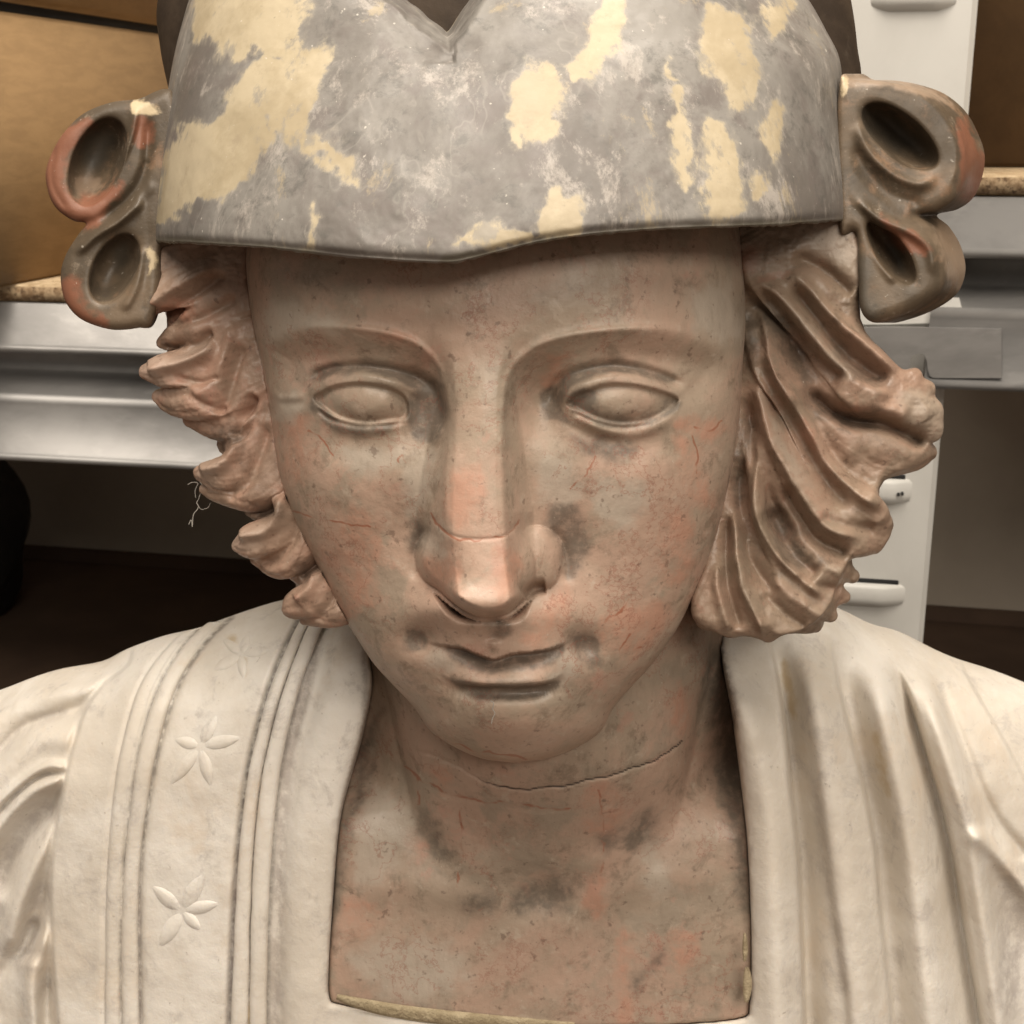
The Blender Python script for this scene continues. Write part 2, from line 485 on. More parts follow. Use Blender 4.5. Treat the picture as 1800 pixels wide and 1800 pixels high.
def m_white():
    t = NT('white_marble')
    v = t.coord(); vs = t.coord((1, 1, 0.4))
    c = t.mix(t.ramp(t.noise(v, 14, 8, 0.66, 0.4), 0.38, 0.62), (0.650, 0.595, 0.520), (0.775, 0.735, 0.675))
    c = t.mix(t.ramp(t.noise(v, 26, 8, 0.68, 0.4), 0.54, 0.68, 0, 0.55), c, (0.655, 0.560, 0.455))
    c = t.mix(t.ramp(t.noise(v, 70, 8, 0.76, 0.4), 0.52, 0.68, 0, 0.60), c, (0.47, 0.43, 0.395))
    c = t.mix(t.ramp(t.noise(v, 150, 7, 0.74, 0.2), 0.56, 0.72, 0, 0.45), c, (0.80, 0.76, 0.70))
    gn = t.ramp(t.noise(v, 300, 5, 0.72), 0.34, 0.60, 0.25, 0.92)
    c = t.mix(t.math('MULTIPLY', t.math('MULTIPLY', t.ramp(t.attr('grime_and_shade'), 0.02, 0.75), gn), 0.95), c, (0.135, 0.115, 0.10))
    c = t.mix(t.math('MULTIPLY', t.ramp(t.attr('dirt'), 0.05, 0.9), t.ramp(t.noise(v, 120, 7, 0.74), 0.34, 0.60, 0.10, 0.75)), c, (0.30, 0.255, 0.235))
    c = t.mix(t.math('MULTIPLY', stain(t, 'yellow', v, 160, 0.9, 0.25), 0.7), c, (0.50, 0.38, 0.22))
    c = t.mix(t.ramp(t.noise(v, 340, 4, 0.65), 0.66, 0.74, 0, 0.6), c, (0.33, 0.28, 0.235))
    nb = t.bump(t.noise(v, 260, 6, 0.68), 0.32, 0.0007)
    nb = t.bump(t.noise(v, 60, 6, 0.64), 0.35, 0.0020, nb)
    return t.out(c, t.ramp(t.noise(v, 50, 4), 0.3, 0.7, 0.42, 0.66), nb, Specular_IOR_Level=0.38,
                 Subsurface_Weight=0.12, Subsurface_Radius=(0.004, 0.003, 0.002), Subsurface_Scale=1.0)

def m_simple(name, c1, c2, scale, rough=0.6, bumps=0.2, metallic=0.0, stretch=(1, 1, 1), spec=0.5, extra=None):
    t = NT(name)
    v = t.coord(stretch)
    c = t.mix(t.ramp(t.noise(v, scale, 5, 0.62, 0.3), 0.35, 0.65), c1, c2)
    if extra:
        c = t.mix(t.ramp(t.noise(v, extra[0], 4, 0.6), extra[1], extra[2], 0, extra[3]), c, extra[4])
    nb = t.bump(t.noise(v, scale * 6, 4, 0.6), bumps, 0.001)
    return t.out(c, rough, nb, Metallic=metallic, Specular_IOR_Level=spec)

M_FACE = m_pink('rosy_marble', (1.0, 1.0, 1.0), 0.95)
M_NECK = m_pink('rosy_marble_chest', (0.98, 0.98, 0.98), 0.84, 1.1)
M_HAIR = m_pink('rosy_brown_marble', (1.08, 0.94, 0.90), 0.74, 0.4)
M_HAIR_B = m_pink('brown_marble', (1.03, 0.97, 0.92), 0.62, 0.4)
M_CAP = m_cap()
M_SCROLL = m_dark_stone()
M_CROWN = m_simple('shaded_brown_marble', (0.030, 0.020, 0.013), (0.055, 0.038, 0.025), 40, 0.65, 0.2, spec=0.25, extra=(90, 0.55, 0.68, 0.5, (0.085, 0.065, 0.048)))  # brown marble darkened to hold the shadow inside the brim notch
M_TUNIC = m_white()
M_PUTTY = m_simple('yellow_putty', (0.33, 0.265, 0.165), (0.47, 0.39, 0.26), 120, 0.85, 0.9, extra=(260, 0.54, 0.66, 0.6, (0.24, 0.18, 0.11)))
M_STEEL = m_simple('galvanised_steel', (0.205, 0.20, 0.196), (0.285, 0.278, 0.272), 30, 0.46, 0.05, 0.40, (0.4, 1, 1), extra=(90, 0.56, 0.72, 0.4, (0.36, 0.35, 0.34)))
M_POST = m_simple('white_powder_coat', (0.56, 0.55, 0.52), (0.60, 0.59, 0.56), 20, 0.42, 0.03)
M_BOARD = m_simple('chipboard', (0.36, 0.25, 0.14), (0.58, 0.45, 0.29), 160, 0.85, 0.6, extra=(330, 0.58, 0.70, 0.7, (0.16, 0.09, 0.045)))
M_EDGE = m_simple('chipboard_edge', (0.20, 0.125, 0.065), (0.42, 0.31, 0.19), 230, 0.9, 0.8, extra=(420, 0.52, 0.62, 0.85, (0.09, 0.05, 0.025)))
M_CARD = m_simple('brown_cardboard', (0.235, 0.145, 0.065), (0.275, 0.172, 0.078), 40, 0.85, 0.12, stretch=(1, 1, 4))
M_CARD_SHADED = m_simple('shaded_dark_cardboard', (0.115, 0.070, 0.035), (0.14, 0.085, 0.042), 40, 0.9, 0.12)  # dark brown card with the shade on the right shelf put into its colour
M_WALL = m_simple('plaster_wall', (0.46, 0.40, 0.33), (0.51, 0.45, 0.37), 12, 0.9, 0.2)
M_FLOOR = m_simple('brown_floor', (0.085, 0.052, 0.034), (0.115, 0.07, 0.045), 9, 0.8, 0.2)
M_SACK = m_simple('black_plastic', (0.010, 0.010, 0.010), (0.018, 0.017, 0.016), 20, 0.45, 0.2)
M_DARK = m_simple('slot_black', (0.01, 0.01, 0.01), (0.015, 0.015, 0.015), 20, 0.9, 0.0)
M_WEB = m_simple('dusty_cobweb', (0.30, 0.28, 0.25), (0.40, 0.37, 0.33), 200, 0.9, 0.0)

# ------------------------------------------------------------------ storage rack, boxes, wall, floor
YAW = math.radians(12.0)
EX = np.array([math.cos(YAW), -math.sin(YAW), 0.0])      # along the rack, to the right
EY = np.array([math.sin(YAW), math.cos(YAW), 0.0])       # into the rack
EZ = np.array([0.0, 0.0, 1.0])

def ray(px, py):
    d = (px - 900.0) / F * RIGHT + (900.0 - py) / F * UP + VIEW
    return d
RO = CAMN + 4250 * S * ray(1720, 345)                    # a point of the rack's front plane
def rk(px, py, e=0.0):
    """where the sight line through a picture point meets the plane e metres behind the rack front: (along, height)"""
    d = ray(px, py)
    t = ((RO + e * EY - CAMN) @ EY) / (d @ EY)
    P = CAMN + t * d - RO
    return P @ EX, P @ EZ
def rp(a, e, h):
    return RO + np.asarray(a)[..., None] * EX + np.asarray(e)[..., None] * EY + np.asarray(h)[..., None] * EZ

def bx(a0, a1, e0, e1, h0, h1, bev=0.0012, org=None, ax=None):
    """bevelled box in rack coordinates -> verts, faces"""
    import bmesh
    bm = bmesh.new()
    vs = []
    for a in (a0, a1):
        for e in (e0, e1):
            for h in (h0, h1):
                if ax is None:
                    p = RO + a * EX + e * EY + h * EZ
                else:
                    p = org + a * ax[0] + e * ax[1] + h * EZ
                vs.append(bm.verts.new(p))
    for f in ((0, 1, 3, 2), (4, 6, 7, 5), (0, 4, 5, 1), (2, 3, 7, 6), (0, 2, 6, 4), (1, 5, 7, 3)):
        bm.faces.new([vs[i] for i in f])
    bmesh.ops.recalc_face_normals(bm, faces=bm.faces)
    if bev > 0:
        bmesh.ops.bevel(bm, geom=bm.edges[:], offset=bev, segments=2, affect='EDGES')
    v = [tuple(q.co) for q in bm.verts]
    bm.verts.index_update()
    fc = [[q.index for q in f.verts] for f in bm.faces]
    bm.free()
    return v, fc
def join(*parts):
    V, Fc = [], []
    for v, f in parts:
        n = len(V); V += list(v); Fc += [[i + n for i in q] for q in f]
    return V, Fc

def profile(prof, a0, a1, cap=True):
    """closed (e, h) outline pulled along the rack from a0 to a1"""
    n = len(prof)
    V = [tuple(RO + a * EX + e * EY + h * EZ) for a in (a0, a1) for e, h in prof]
    Fc = [[i, (i + 1) % n, n + (i + 1) % n, n + i] for i in range(n)]
    if cap: Fc += [list(range(n))[::-1], list(range(n, 2 * n))]
    return V, Fc

WALL_E = 0.50
h_floor = rk(1700, 1092, WALL_E)[1]
# floor and wall
V = [tuple(RO + a * EX + e * EY + h_floor * EZ) for a, e in ((-4, -3.0), (3, -3.0), (3, WALL_E + .02), (-4, WALL_E + .02))]
o = mesh_obj("floor", V, [[0, 1, 2, 3]], M_FLOOR, smooth=False); o['kind'] = 'structure'; o['label'] = 'dark brown floor under the rack and the bust'
v, f = bx(-4, 3, WALL_E, WALL_E + 0.1, h_floor - .05, h_floor + 1.6, 0)
o = mesh_obj("wall", v, f, M_WALL, smooth=False); o['kind'] = 'structure'; o['label'] = 'grey brown plaster wall behind the rack'
v, f = bx(-4, 3, WALL_E - .008, WALL_E, h_floor, h_floor + .014, 0.001)
o = mesh_obj("skirting", v, f, M_FLOOR, smooth=False); o['kind'] = 'structure'; o['label'] = 'rough dark seam along the foot of the wall'

# rack
a_post1 = rk(1722, 0)[0]; a_post0 = a_post1 - 0.082
rack = thing("storage_rack", "white and galvanised steel storage rack with chipboard shelves behind the bust", "rack",
             tuple(RO + a_post0 * EX + h_floor * EZ))
def beam(h_top, hgt, a0, a1):
    """stepped galvanised beam: upper face, lip, recess, rounded shoulder, lower face, lip"""
    fr = lambda q: h_top - q * hgt
    prof = [(0.000, fr(0.0)), (-.0015, fr(.006)), (-.0015, fr(.262)), (-.006, fr(.268)), (-.0075, fr(.285)), (-.0065, fr(.308)), (-.003, fr(.318)),
            (.020, fr(.325)), (.022, fr(.34)), (.022, fr(.47)), (.019, fr(.49)), (-.004, fr(.575))]
    for k in range(7):
        an = math.radians(70 - 14 * k)
        prof.append((-.0055 - .0055 * math.cos(an), fr(.625) + .0075 * math.sin(an) * hgt / .13))
    prof += [(-.0115, fr(.66)), (-.0115, fr(.945)), (-.015, fr(.952)), (-.0165, fr(.968)), (-.016, fr(.992)), (-.013, fr(1.0)), (.02, fr(1.0)), (.026, fr(.9)), (.026, fr(0.0))]
    v, f = profile(prof, a0, a1)
    return v, f
# right bay
hR0 = rk(1760, 345)[1]; hR1 = rk(1760, 680)[1]
v, f = beam(hR0, hR0 - hR1, a_post1 - .012, a_post1 + 1.2)
mesh_obj("beam", v, f, M_STEEL, rack)
HR = hR0 - hR1
# left bay, one level lower
hL0 = rk(60, 531)[1]; hL1 = rk(60, 802)[1]
v, f = beam(hL0, hL0 - hL1, a_post0 - 1.6, a_post0 + .012)
mesh_obj("beam", v, f, M_STEEL, rack)
for h0, a0, a1 in ((hR0, a_post1 + .002, a_post1 + 1.2), (hL0, a_post0 - 1.6, a_post0 - .002)):
    v, f = bx(a0, a1, -.001, WALL_E - .02, h0 + .0005, h0 + .0105, 0.0008)
    o = mesh_obj("shelf_board", v, f, M_BOARD, rack)
    v, f = bx(a0, a1, -.0022, -.0012, h0 + .0008, h0 + .0095, 0.0004)
    mesh_obj("front_edge", v, f, M_EDGE, o)
# upright: folded white post with pressed lances
pe = 0.004
up = []
hB, hT = h_floor, hR0 + .75
prof = [(a_post0, pe + .05), (a_post0, pe + .003), (a_post0 + .003, pe), (a_post1 - .003, pe), (a_post1, pe + .003), (a_post1, pe + .05), (a_post1 - .002, pe + .05), (a_post1 - .002, pe + .004), (a_post0 + .002, pe + .004), (a_post0 + .002, pe + .05)]
n = len(prof)
V = [tuple(RO + a * EX + e * EY + h * EZ) for h in (hB, hT) for a, e in prof]
Fc = [[i, (i + 1) % n, n + (i + 1) % n, n + i] for i in range(n)]
post = mesh_obj("upright", V, Fc, M_POST, rack, smooth=False)
def lance(px0, px1, py0, py1, nm="lance"):
    """pressed-out strap with a dark slot above it"""
    a0, h1 = rk(px0, py0); a1, _ = rk(px1, py0); _, h0 = rk(px1, py1)
    m = 14; V = []; 
    for k in range(m + 1):
        a = a0 + (a1 - a0) * k / m
        q = min(k, m - k) / 3.0
        e = pe - .0055 * min(1, q) ** .8
        for h, de in ((h0 - .004, .0068), (h0, 0.0005), (h0 + .003, 0), (h1 - .002, 0), (h1, .0012), (h1, .006)):
            V.append(tuple(RO + a * EX + min(e + de, pe + .0015 if de < .006 else 9) * EY + h * EZ))
    Fc = [[k * 6 + j, k * 6 + j + 1, (k + 1) * 6 + j + 1, (k + 1) * 6 + j] for k in range(m) for j in range(5)]
    l = mesh_obj(nm, V, Fc, M_POST, post)
    v, f = bx(a0 + .004, a1 - .004, pe - .0006, pe + .001, h1 - .0005, h1 + .0026, 0.0004)
    mesh_obj("slot", v, f, M_DARK, post)
lance(1400, 1594, 1020, 1066)
lance(1440, 1606, 838, 884)
lance(1535, 1690, -70, 6)
v, f = join(*[bx(a - .0007, a + .0007, pe - .0065, pe - .0015, h - .0007, h + .0007, .0002) for a, h in (rk(1579, 868), rk(1586, 867))])
mesh_obj("rivet", v, f, M_DARK, post)
# beam end plate with a rounded notch hooked over the post
def plate(pts, e0, e1, mat, name, parent):
    n = len(pts)
    V = [tuple(RO + a * EX + e * EY + h * EZ) for e in (e0, e1) for a, h in pts]
    Fc = [list(range(n))[::-1], list(range(n, 2 * n))] + [[i, (i + 1) % n, n + (i + 1) % n, n + i] for i in range(n)]
    return mesh_obj(name, V, Fc, mat, parent, smooth=False)
arc = lambda cx, cy, r, a0, a1, n=6: [(cx + r * math.cos(math.radians(a0 + (a1 - a0) * k / n)), cy + r * math.sin(math.radians(a0 + (a1 - a0) * k / n))) for k in range(n + 1)]
pl = [(1470, 578), (1556, 574), (1760, 578), (1760, 664), (1640, 664), (1634, 660)] + [(1631, 650), (1629, 634), (1624, 623), (1614, 621), (1606, 624), (1600, 632), (1598, 660), (1470, 655)]
plate([rk(*p, -.013) for p in pl], -.0138, -.0118, M_STEEL, "end_plate", rack)
pl = [(1440, 520), (1686, 524)] + [(1690, 540), (1688, 556), (1680, 566), (1560, 570), (1440, 570)]
plate([rk(*p, -.005) for p in pl], -.006, -.003, M_POST, "locking_tab", rack)

# boxes on the shelves
def carton(name, org, ax, w, d, h, mat, label, lid_h):
    t = thing(name, label, "box", tuple(org))
    v, f = bx(0, w, 0, d, 0, h, 0.002, np.array(org), ax)
    mesh_obj("body", v, f, mat, t)
    v, f = bx(-.004, w + .004, -.004, d + .004, h + .006, h + lid_h, 0.003, np.array(org), ax)
    mesh_obj("lid", v, f, mat, t)
    v, f = bx(.004, w - .004, .004, d - .004, h - .002, h + .008, 0, np.array(org), ax)
    mesh_obj("shadow_gap", v, f, M_DARK, t)
    return t
h_bl = hL0 + .0105
def on_level(px, py, h):
    d = ray(px, py); z = RO[2] + h
    t = (z - CAMN[2]) / d[2]
    return CAMN + t * d
A = on_level(0, 506, h_bl); B = on_level(112, 485, h_bl)
u = B - A; u[2] = 0; u /= np.linalg.norm(u)
wv = np.array([u[1], -u[0], 0.0])                # to the right of u
A0 = A - u * 0.10
# front-to-back run along u, the visible side faces right
dseam = ray(0, 12); 
# height of the seam above the shelf on the vertical through A
tt = np.dot(A - CAMN, np.array([VIEW[0], VIEW[1], 0])) / np.dot(dseam, np.array([VIEW[0], VIEW[1], 0]))
h_seam = (CAMN + tt * dseam)[2] - A[2]
carton("cardboard_box", A0 - wv * 0.40, (wv, u), 0.40, 0.42, h_seam, M_CARD, "large brown cardboard box with lid on the left shelf behind the bust", .16)
C0 = on_level(1700, 271, hR0 + .0105); 
ang = YAW
carton("cardboard_box", rp(a_post1 - .05, .16, hR0 + .011), (EX, EY), 0.5, 0.22, 0.42, M_CARD_SHADED, "dark brown cardboard box with shade in its colour on the right shelf", .05)

# black wrapped bundle on the floor at the left edge
bo = on_level(-10, 1130, h_floor)
m_, n_ = 26, 36
V = []
for i in range(m_ + 1):
    ph = math.pi * i / m_
    for j in range(n_):
        th = 2 * math.pi * j / n_
        r = 1 + .10 * math.sin(3 * th + 2 * ph) + .06 * math.sin(7 * th - 3 * ph) + .05 * math.cos(11 * th + 5 * ph)
        V.append((bo[0] - .088 + .100 * r * math.sin(ph) * math.cos(th), bo[1] + .06 + .10 * r * math.sin(ph) * math.sin(th), max(bo[2] + .001, bo[2] + .085 + .125 * math.cos(ph) * (1 + .1 * math.sin(2 * th)))))
Fc = [[i * n_ + j, (i + 1) * n_ + j, (i + 1) * n_ + (j + 1) % n_, i * n_ + (j + 1) % n_] for i in range(m_) for j in range(n_)]
sack = mesh_obj("bundle", V, Fc, M_SACK)
tag(sack, "black wrapped bundle in the dark below the left shelf", "bundle")

# ------------------------------------------------------------------ the bust
bust_c = place(930, 1500, -620)
bust = thing("marble_bust", "polychrome marble bust of a youth with downcast eyes, grey cap and white tunic", "bust",
             (float(bust_c[0]), float(bust_c[1]), float(RO[2] + h_floor)))
FLOOR_Z = RO[2] + h_floor

def table(rows, m):
    """Catmull-Rom through table rows, m samples along the row index"""
    c = catmull(rows, 24)
    i = np.linspace(0, len(c) - 1, m)
    return np.stack([np.interp(i, np.arange(len(c)), c[:, k]) for k in range(c.shape[1])], 1)

def shell(xl, xr, y, Df, De, th, n, back):
    """horizontal sections: front half a superellipse, back half an ellipse -> x, y, D grids"""
    s = np.sin(th)[None, :]; c = np.cos(th)[None, :]
    xc = ((xl + xr) / 2)[:, None]; hw = ((xr - xl) / 2)[:, None]
    nn = np.broadcast_to(np.asarray(n, float).reshape(-1, 1), (len(y), 1))
    fr = np.power(np.clip(1 - np.power(np.abs(s), nn), 0, 1), 1 / nn)
    D = De[:, None] + np.where(c >= 0, (Df - De)[:, None] * fr, back * c)
    return xc + hw * s, np.broadcast_to(y[:, None], D.shape).copy(), D

# ---------------- face
FACE_ROWS = [(360, 446, 1296, 100, -235), (440, 431, 1305, 114, -232), (520, 436, 1310, 116, -226), (580, 446, 1310, 108, -220), (650, 461, 1305, 88, -216),
           (720, 474, 1301, 64, -214), (780, 481, 1294, 44, -214), (840, 492, 1283, 25, -214), (900, 512, 1269, 8, -215), (950, 534, 1256, -6, -218),
           (1000, 561, 1239, -20, -222), (1060, 590, 1213, -35, -228), (1110, 620, 1187, -48, -236), (1165, 656, 1148, -62, -248),
           (1205, 692, 1112, -75, -258), (1245, 729, 1078, -92, -268), (1285, 757, 1056, -118, -275), (1315, 802, 1012, -155, -278),
           (1334, 850, 962, -195, -280), (1341, 903, 910, -245, -282)]
T = table(FACE_ROWS, 430)
th = np.radians(np.linspace(-118, 118, 700))
nexp = np.interp(T[:, 0], [360, 900, 1200, 1341], [2.5, 2.35, 2.15, 2.0])
fx, fy, fD = shell(T[:, 1], T[:, 2], T[:, 0], T[:, 3], T[:, 4], th, nexp, 220)
R = Relief(fx, fy)

# eye sockets: crisp brow edge above, soft toward the cheek
def sock(x, y): return 62 + 80 * sstep(640, 790, y)
R.patch([(788, 700), (770, 640), (742, 612), (700, 592), (640, 580), (560, 575), (490, 583), (456, 610), (466, 680), (500, 760), (570, 830), (660, 850), (750, 830), (790, 770)], 0, -30, w_fun=sock)
R.patch([(886, 690), (900, 645), (938, 612), (1000, 591), (1080, 581), (1160, 579), (1225, 588), (1285, 620), (1290, 690), (1240, 770), (1170, 835), (1080, 855), (980, 830), (905, 770)], 0, -30, w_fun=sock)
R.stroke([(775, 650), (742, 612), (700, 591), (640, 579), (560, 574), (480, 583)], 13, 5, 2, (0.35, 0.25))
R.stroke([(895, 655), (938, 611), (1000, 590), (1080, 580), (1160, 578), (1230, 588)], 13, 5, 2, (0.35, 0.25))
R.bump(748, 708, 46, 64, -50)                       # deep inner corners
R.bump(950, 708, 44, 62, -44)
R.stroke([(789, 740), (785, 690), (772, 645), (742, 610), (700, 590), (640, 578), (560, 573), (490, 582)], 6, 5, 2, (0.1, 0.4))
R.stroke([(886, 740), (887, 690), (900, 648), (938, 610), (1000, 589), (1080, 579), (1160, 577), (1225, 587)], 6, 5, 2, (0.1, 0.4))
# lids, eyeballs
R.bump(640, 700, 120, 62, 34, 0, 1.6)
R.bump(1092, 702, 125, 64, 34, 0, 1.6)
R.stroke([(540, 678), (556, 660), (580, 649), (615, 645), (650, 645), (700, 652), (740, 664), (768, 688), (778, 730), (776, 765)], 9, -18, 2, 0.10, sides=(9, 13))
R.stroke([(964, 722), (974, 683), (1000, 659), (1053, 645), (1093, 644), (1147, 655), (1187, 671), (1205, 684)], 9, -17, 2, 0.10, sides=(9, 13))
R.stroke([(537, 699), (560, 677), (585, 661), (633, 656), (687, 669), (724, 686), (742, 704)], 8, 6, 2, 0.12)
R.stroke([(978, 722), (1000, 692), (1040, 670), (1093, 659), (1133, 662), (1173, 680), (1205, 698)], 8, 6, 2, 0.12)
R.stroke([(540, 697), (500, 700), (480, 692), (468, 674)], 7, 5, 2, 0.2)
R.stroke([(546, 706), (505, 709), (484, 705)], 9, -4, 2, 0.3)
R.patch([(548, 700), (566, 685), (590, 674), (633, 669), (680, 676), (712, 692), (722, 716), (715, 738), (687, 744), (640, 748), (600, 740), (568, 722)], 9, -17)
R.patch([(993, 712), (1010, 692), (1035, 681), (1067, 672), (1110, 672), (1155, 682), (1195, 700), (1180, 722), (1140, 743), (1093, 749), (1050, 741), (1015, 725)], 9, -17)
R.bump(640, 712, 66, 34, 20, 6, 1.3)
R.bump(1096, 711, 70, 34, 19, -4, 1.3)
R.stroke([(556, 716), (575, 733), (600, 742), (633, 748), (687, 746), (715, 738)], 5, -8, 2, 0.08)
R.stroke([(1005, 722), (1050, 742), (1093, 750), (1135, 744), (1175, 725), (1195, 705)], 5, -8, 2, 0.08)
R.stroke([(572, 745), (605, 756), (647, 759), (700, 750)], 9, 3.5, 2, 0.25)
R.stroke([(1016, 735), (1060, 756), (1107, 764), (1150, 754), (1185, 728)], 8, 5, 2, 0.2)
R.stroke([(984, 735), (1027, 760), (1067, 774), (1110, 778)], 11, -5, 2, 0.3)

# nose: flat ridge with bevelled flanks, ball, wings
ny = fy
nc = np.interp(ny, [560, 650, 760, 850, 930, 1000, 1060, 1090], [840, 838, 837, 834, 836, 845, 852, 856])
nk = catmull([(500, 0), (560, 2), (610, 9), (650, 22), (700, 42), (780, 68), (860, 92), (930, 112), (990, 126), (1030, 131), (1052, 126), (1070, 104), (1088, 66), (1102, 30)], 8)
nh = (1 - sstep(1072, 1102, fy)) * np.interp(ny, nk[:, 0], nk[:, 1])
wfl = np.interp(ny, [560, 650, 700, 800, 930, 1000, 1050, 1085], [52, 38, 36, 35, 40, 44, 44, 36])
wb = np.interp(ny, [560, 650, 700, 800, 900, 980, 1050, 1085], [100, 72, 70, 88, 104, 100, 88, 70])
d = np.abs(fx - nc); sd = np.clip((wb - d) / np.maximum(wb - wfl, 1), 0, 1)
prof = sd * (1 - 0.18 * sd) / 0.82
prof = np.where(sd > 2, 0.85 * (1 - .18 * .85) / .82 + (prof - 0.85 * (1 - .18 * .85) / .82) * 0.75, prof)
prof = 0.55 * prof + 0.45 * (0.5 - 0.5 * np.cos(np.pi * sd))
crown = 1 + 0.05 * np.clip(1 - (d / wfl) ** 2, 0, 1)
R.h += nh * prof * crown
def smax(a, c, k):
    h = np.clip(0.5 + 0.5 * (a - c) / k, 0, 1)
    return c * (1 - h) + a * h + k * h * (1 - h)
def dome(cx, cy, rx, ry, hgt, p=0.5, rot=0):
    c_, s_ = math.cos(math.radians(rot)), math.sin(math.radians(rot))
    u_ = ((fx - cx) * c_ + (fy - cy) * s_) / rx; v_ = (-(fx - cx) * s_ + (fy - cy) * c_) / ry
    q = 1 - u_ ** 2 - v_ ** 2
    return np.where(q > 0, hgt * np.power(np.clip(q, 0, 1), p), -40 + 20 * np.maximum(q, -3))
R.stroke([(886, 690), (884, 760), (884, 850), (888, 930), (893, 985)], 7, 5, 2, 0.1)
R.stroke([(788, 690), (788, 760), (784, 850), (784, 930)], 6, 3, 2, 0.1)
R.stroke([(790, 690), (783, 740), (770, 830), (752, 905)], 12, -6, 2, 0.2)
nose = R.h.copy()
base_h = np.where((np.abs(fx - 855) < 150) & (fy > 880) & (fy < 1110), 1.0, 0.0)
nz = smax(nose, dome(850, 1000, 92, 90, 104, 0.45), 24)
wings = np.maximum(dome(778, 988, 48, 66, 58, 0.65, -10), dome(938, 990, 56, 66, 30, 0.9, 10))
nz = smax(nz, wings, 34)
ncont = catmull([(730, 900), (728, 950), (732, 992), (744, 1018), (771, 1038), (800, 1062), (828, 1079), (858, 1086), (890, 1079), (920, 1056), (944, 1036), (970, 1031), (986, 1004), (988, 950), (984, 900)], 6)
nsd = poly_sd(fx, fy, np.r_[ncont, [(984, 820), (730, 820)]])
rim = np.sqrt(np.clip(1 - (1 - np.clip(-nsd / 18, 0, 1)) ** 1.8, 0, 1))
nz = np.where(fy > 940, nz * (1 + (rim - 1) * sstep(940, 1010, fy)), nz)
R.h = nose + (np.where(base_h > 0, nz, nose) - nose) * (1 - sstep(8, 44, nsd)) * sstep(885, 945, fy)
R.h = np.where((fy > 1000) & (nsd > 8), R.h - nose * sstep(1000, 1012, fy) * (np.abs(fx - 858) < 140), R.h)
R.stroke([(800, 940), (794, 970), (800, 1010), (812, 1036)], 14, -6, 2, 0.3)
R.stroke([(906, 938), (912, 968), (908, 1005), (898, 1030)], 14, -5, 2, 0.3)
R.stroke([(918, 1046), (938, 1034), (960, 1030)], 9, -34, 2, 0.1)
R.stroke([(757, 925), (738, 955), (728, 995), (738, 1025)], 11, -9, 2, 0.2)
R.stroke([(965, 925), (985, 955), (998, 1000), (985, 1028)], 11, -9, 2, 0.2)

# mouth and chin
R.bump(872, 1125, 165, 95, 38)
R.bump(850, 1082, 100, 32, 40)
R.bump(775, 1062, 42, 30, 24)
R.stroke([(868, 1085), (868, 1105), (868, 1130)], 13, -9, 2, 0.15)
R.bump(868, 1133, 9, 9, 8)
lipc = [(733, 1108), (755, 1128), (785, 1134), (812, 1138), (838, 1149), (868, 1158), (900, 1149), (960, 1142), (1000, 1127), (1022, 1113)]
lc = catmull(lipc, 8)
d, t, s_ = line_dist(fx, fy, lc)
tap = sstep(0.05, 0.34, t) * sstep(0.05, 0.34, 1 - t)
R.h += np.where(s_ <= 0, 15 * np.exp(-(d / 34) ** 2) * tap, 0)                    # upper lip swells, then is undercut
inb = (fx > 730) & (fx < 1026)
R.h += np.where((s_ > 0) & inb, -30 * np.exp(-(d / 17) ** 2) * tap * sstep(0, 4.5, d), 0)
lowc = catmull([(765, 1172), (796, 1193), (840, 1200), (890, 1202), (935, 1200), (972, 1192), (1000, 1170)], 8)
d, t, s_ = line_dist(fx, fy, lowc)
tap = sstep(0.04, 0.30, t) * sstep(0.04, 0.30, 1 - t)
R.h += np.where(s_ <= 0, 24 * np.exp(-(d / 20) ** 2) * tap, 24 * np.exp(-(d / 5) ** 2) * tap)
R.h += np.where(s_ > 0, -22 * np.exp(-((d - 14) / 17) ** 2) * tap * sstep(0, 8, d), 0)
R.bump(740, 1122, 30, 26, -26)
R.bump(1026, 1134, 30, 28, -26)
R.bump(890, 1268, 130, 66, 30)
R.bump(715, 935, 46, 50, -13, 20)
R.bump(1010, 965, 46, 62, -15, -20)
R.bump(590, 850, 95, 75, 12)
R.bump(1180, 850, 95, 75, 12)
R.bump(640, 1010, 80, 90, -5); R.bump(1110, 1030, 80, 90, -5)
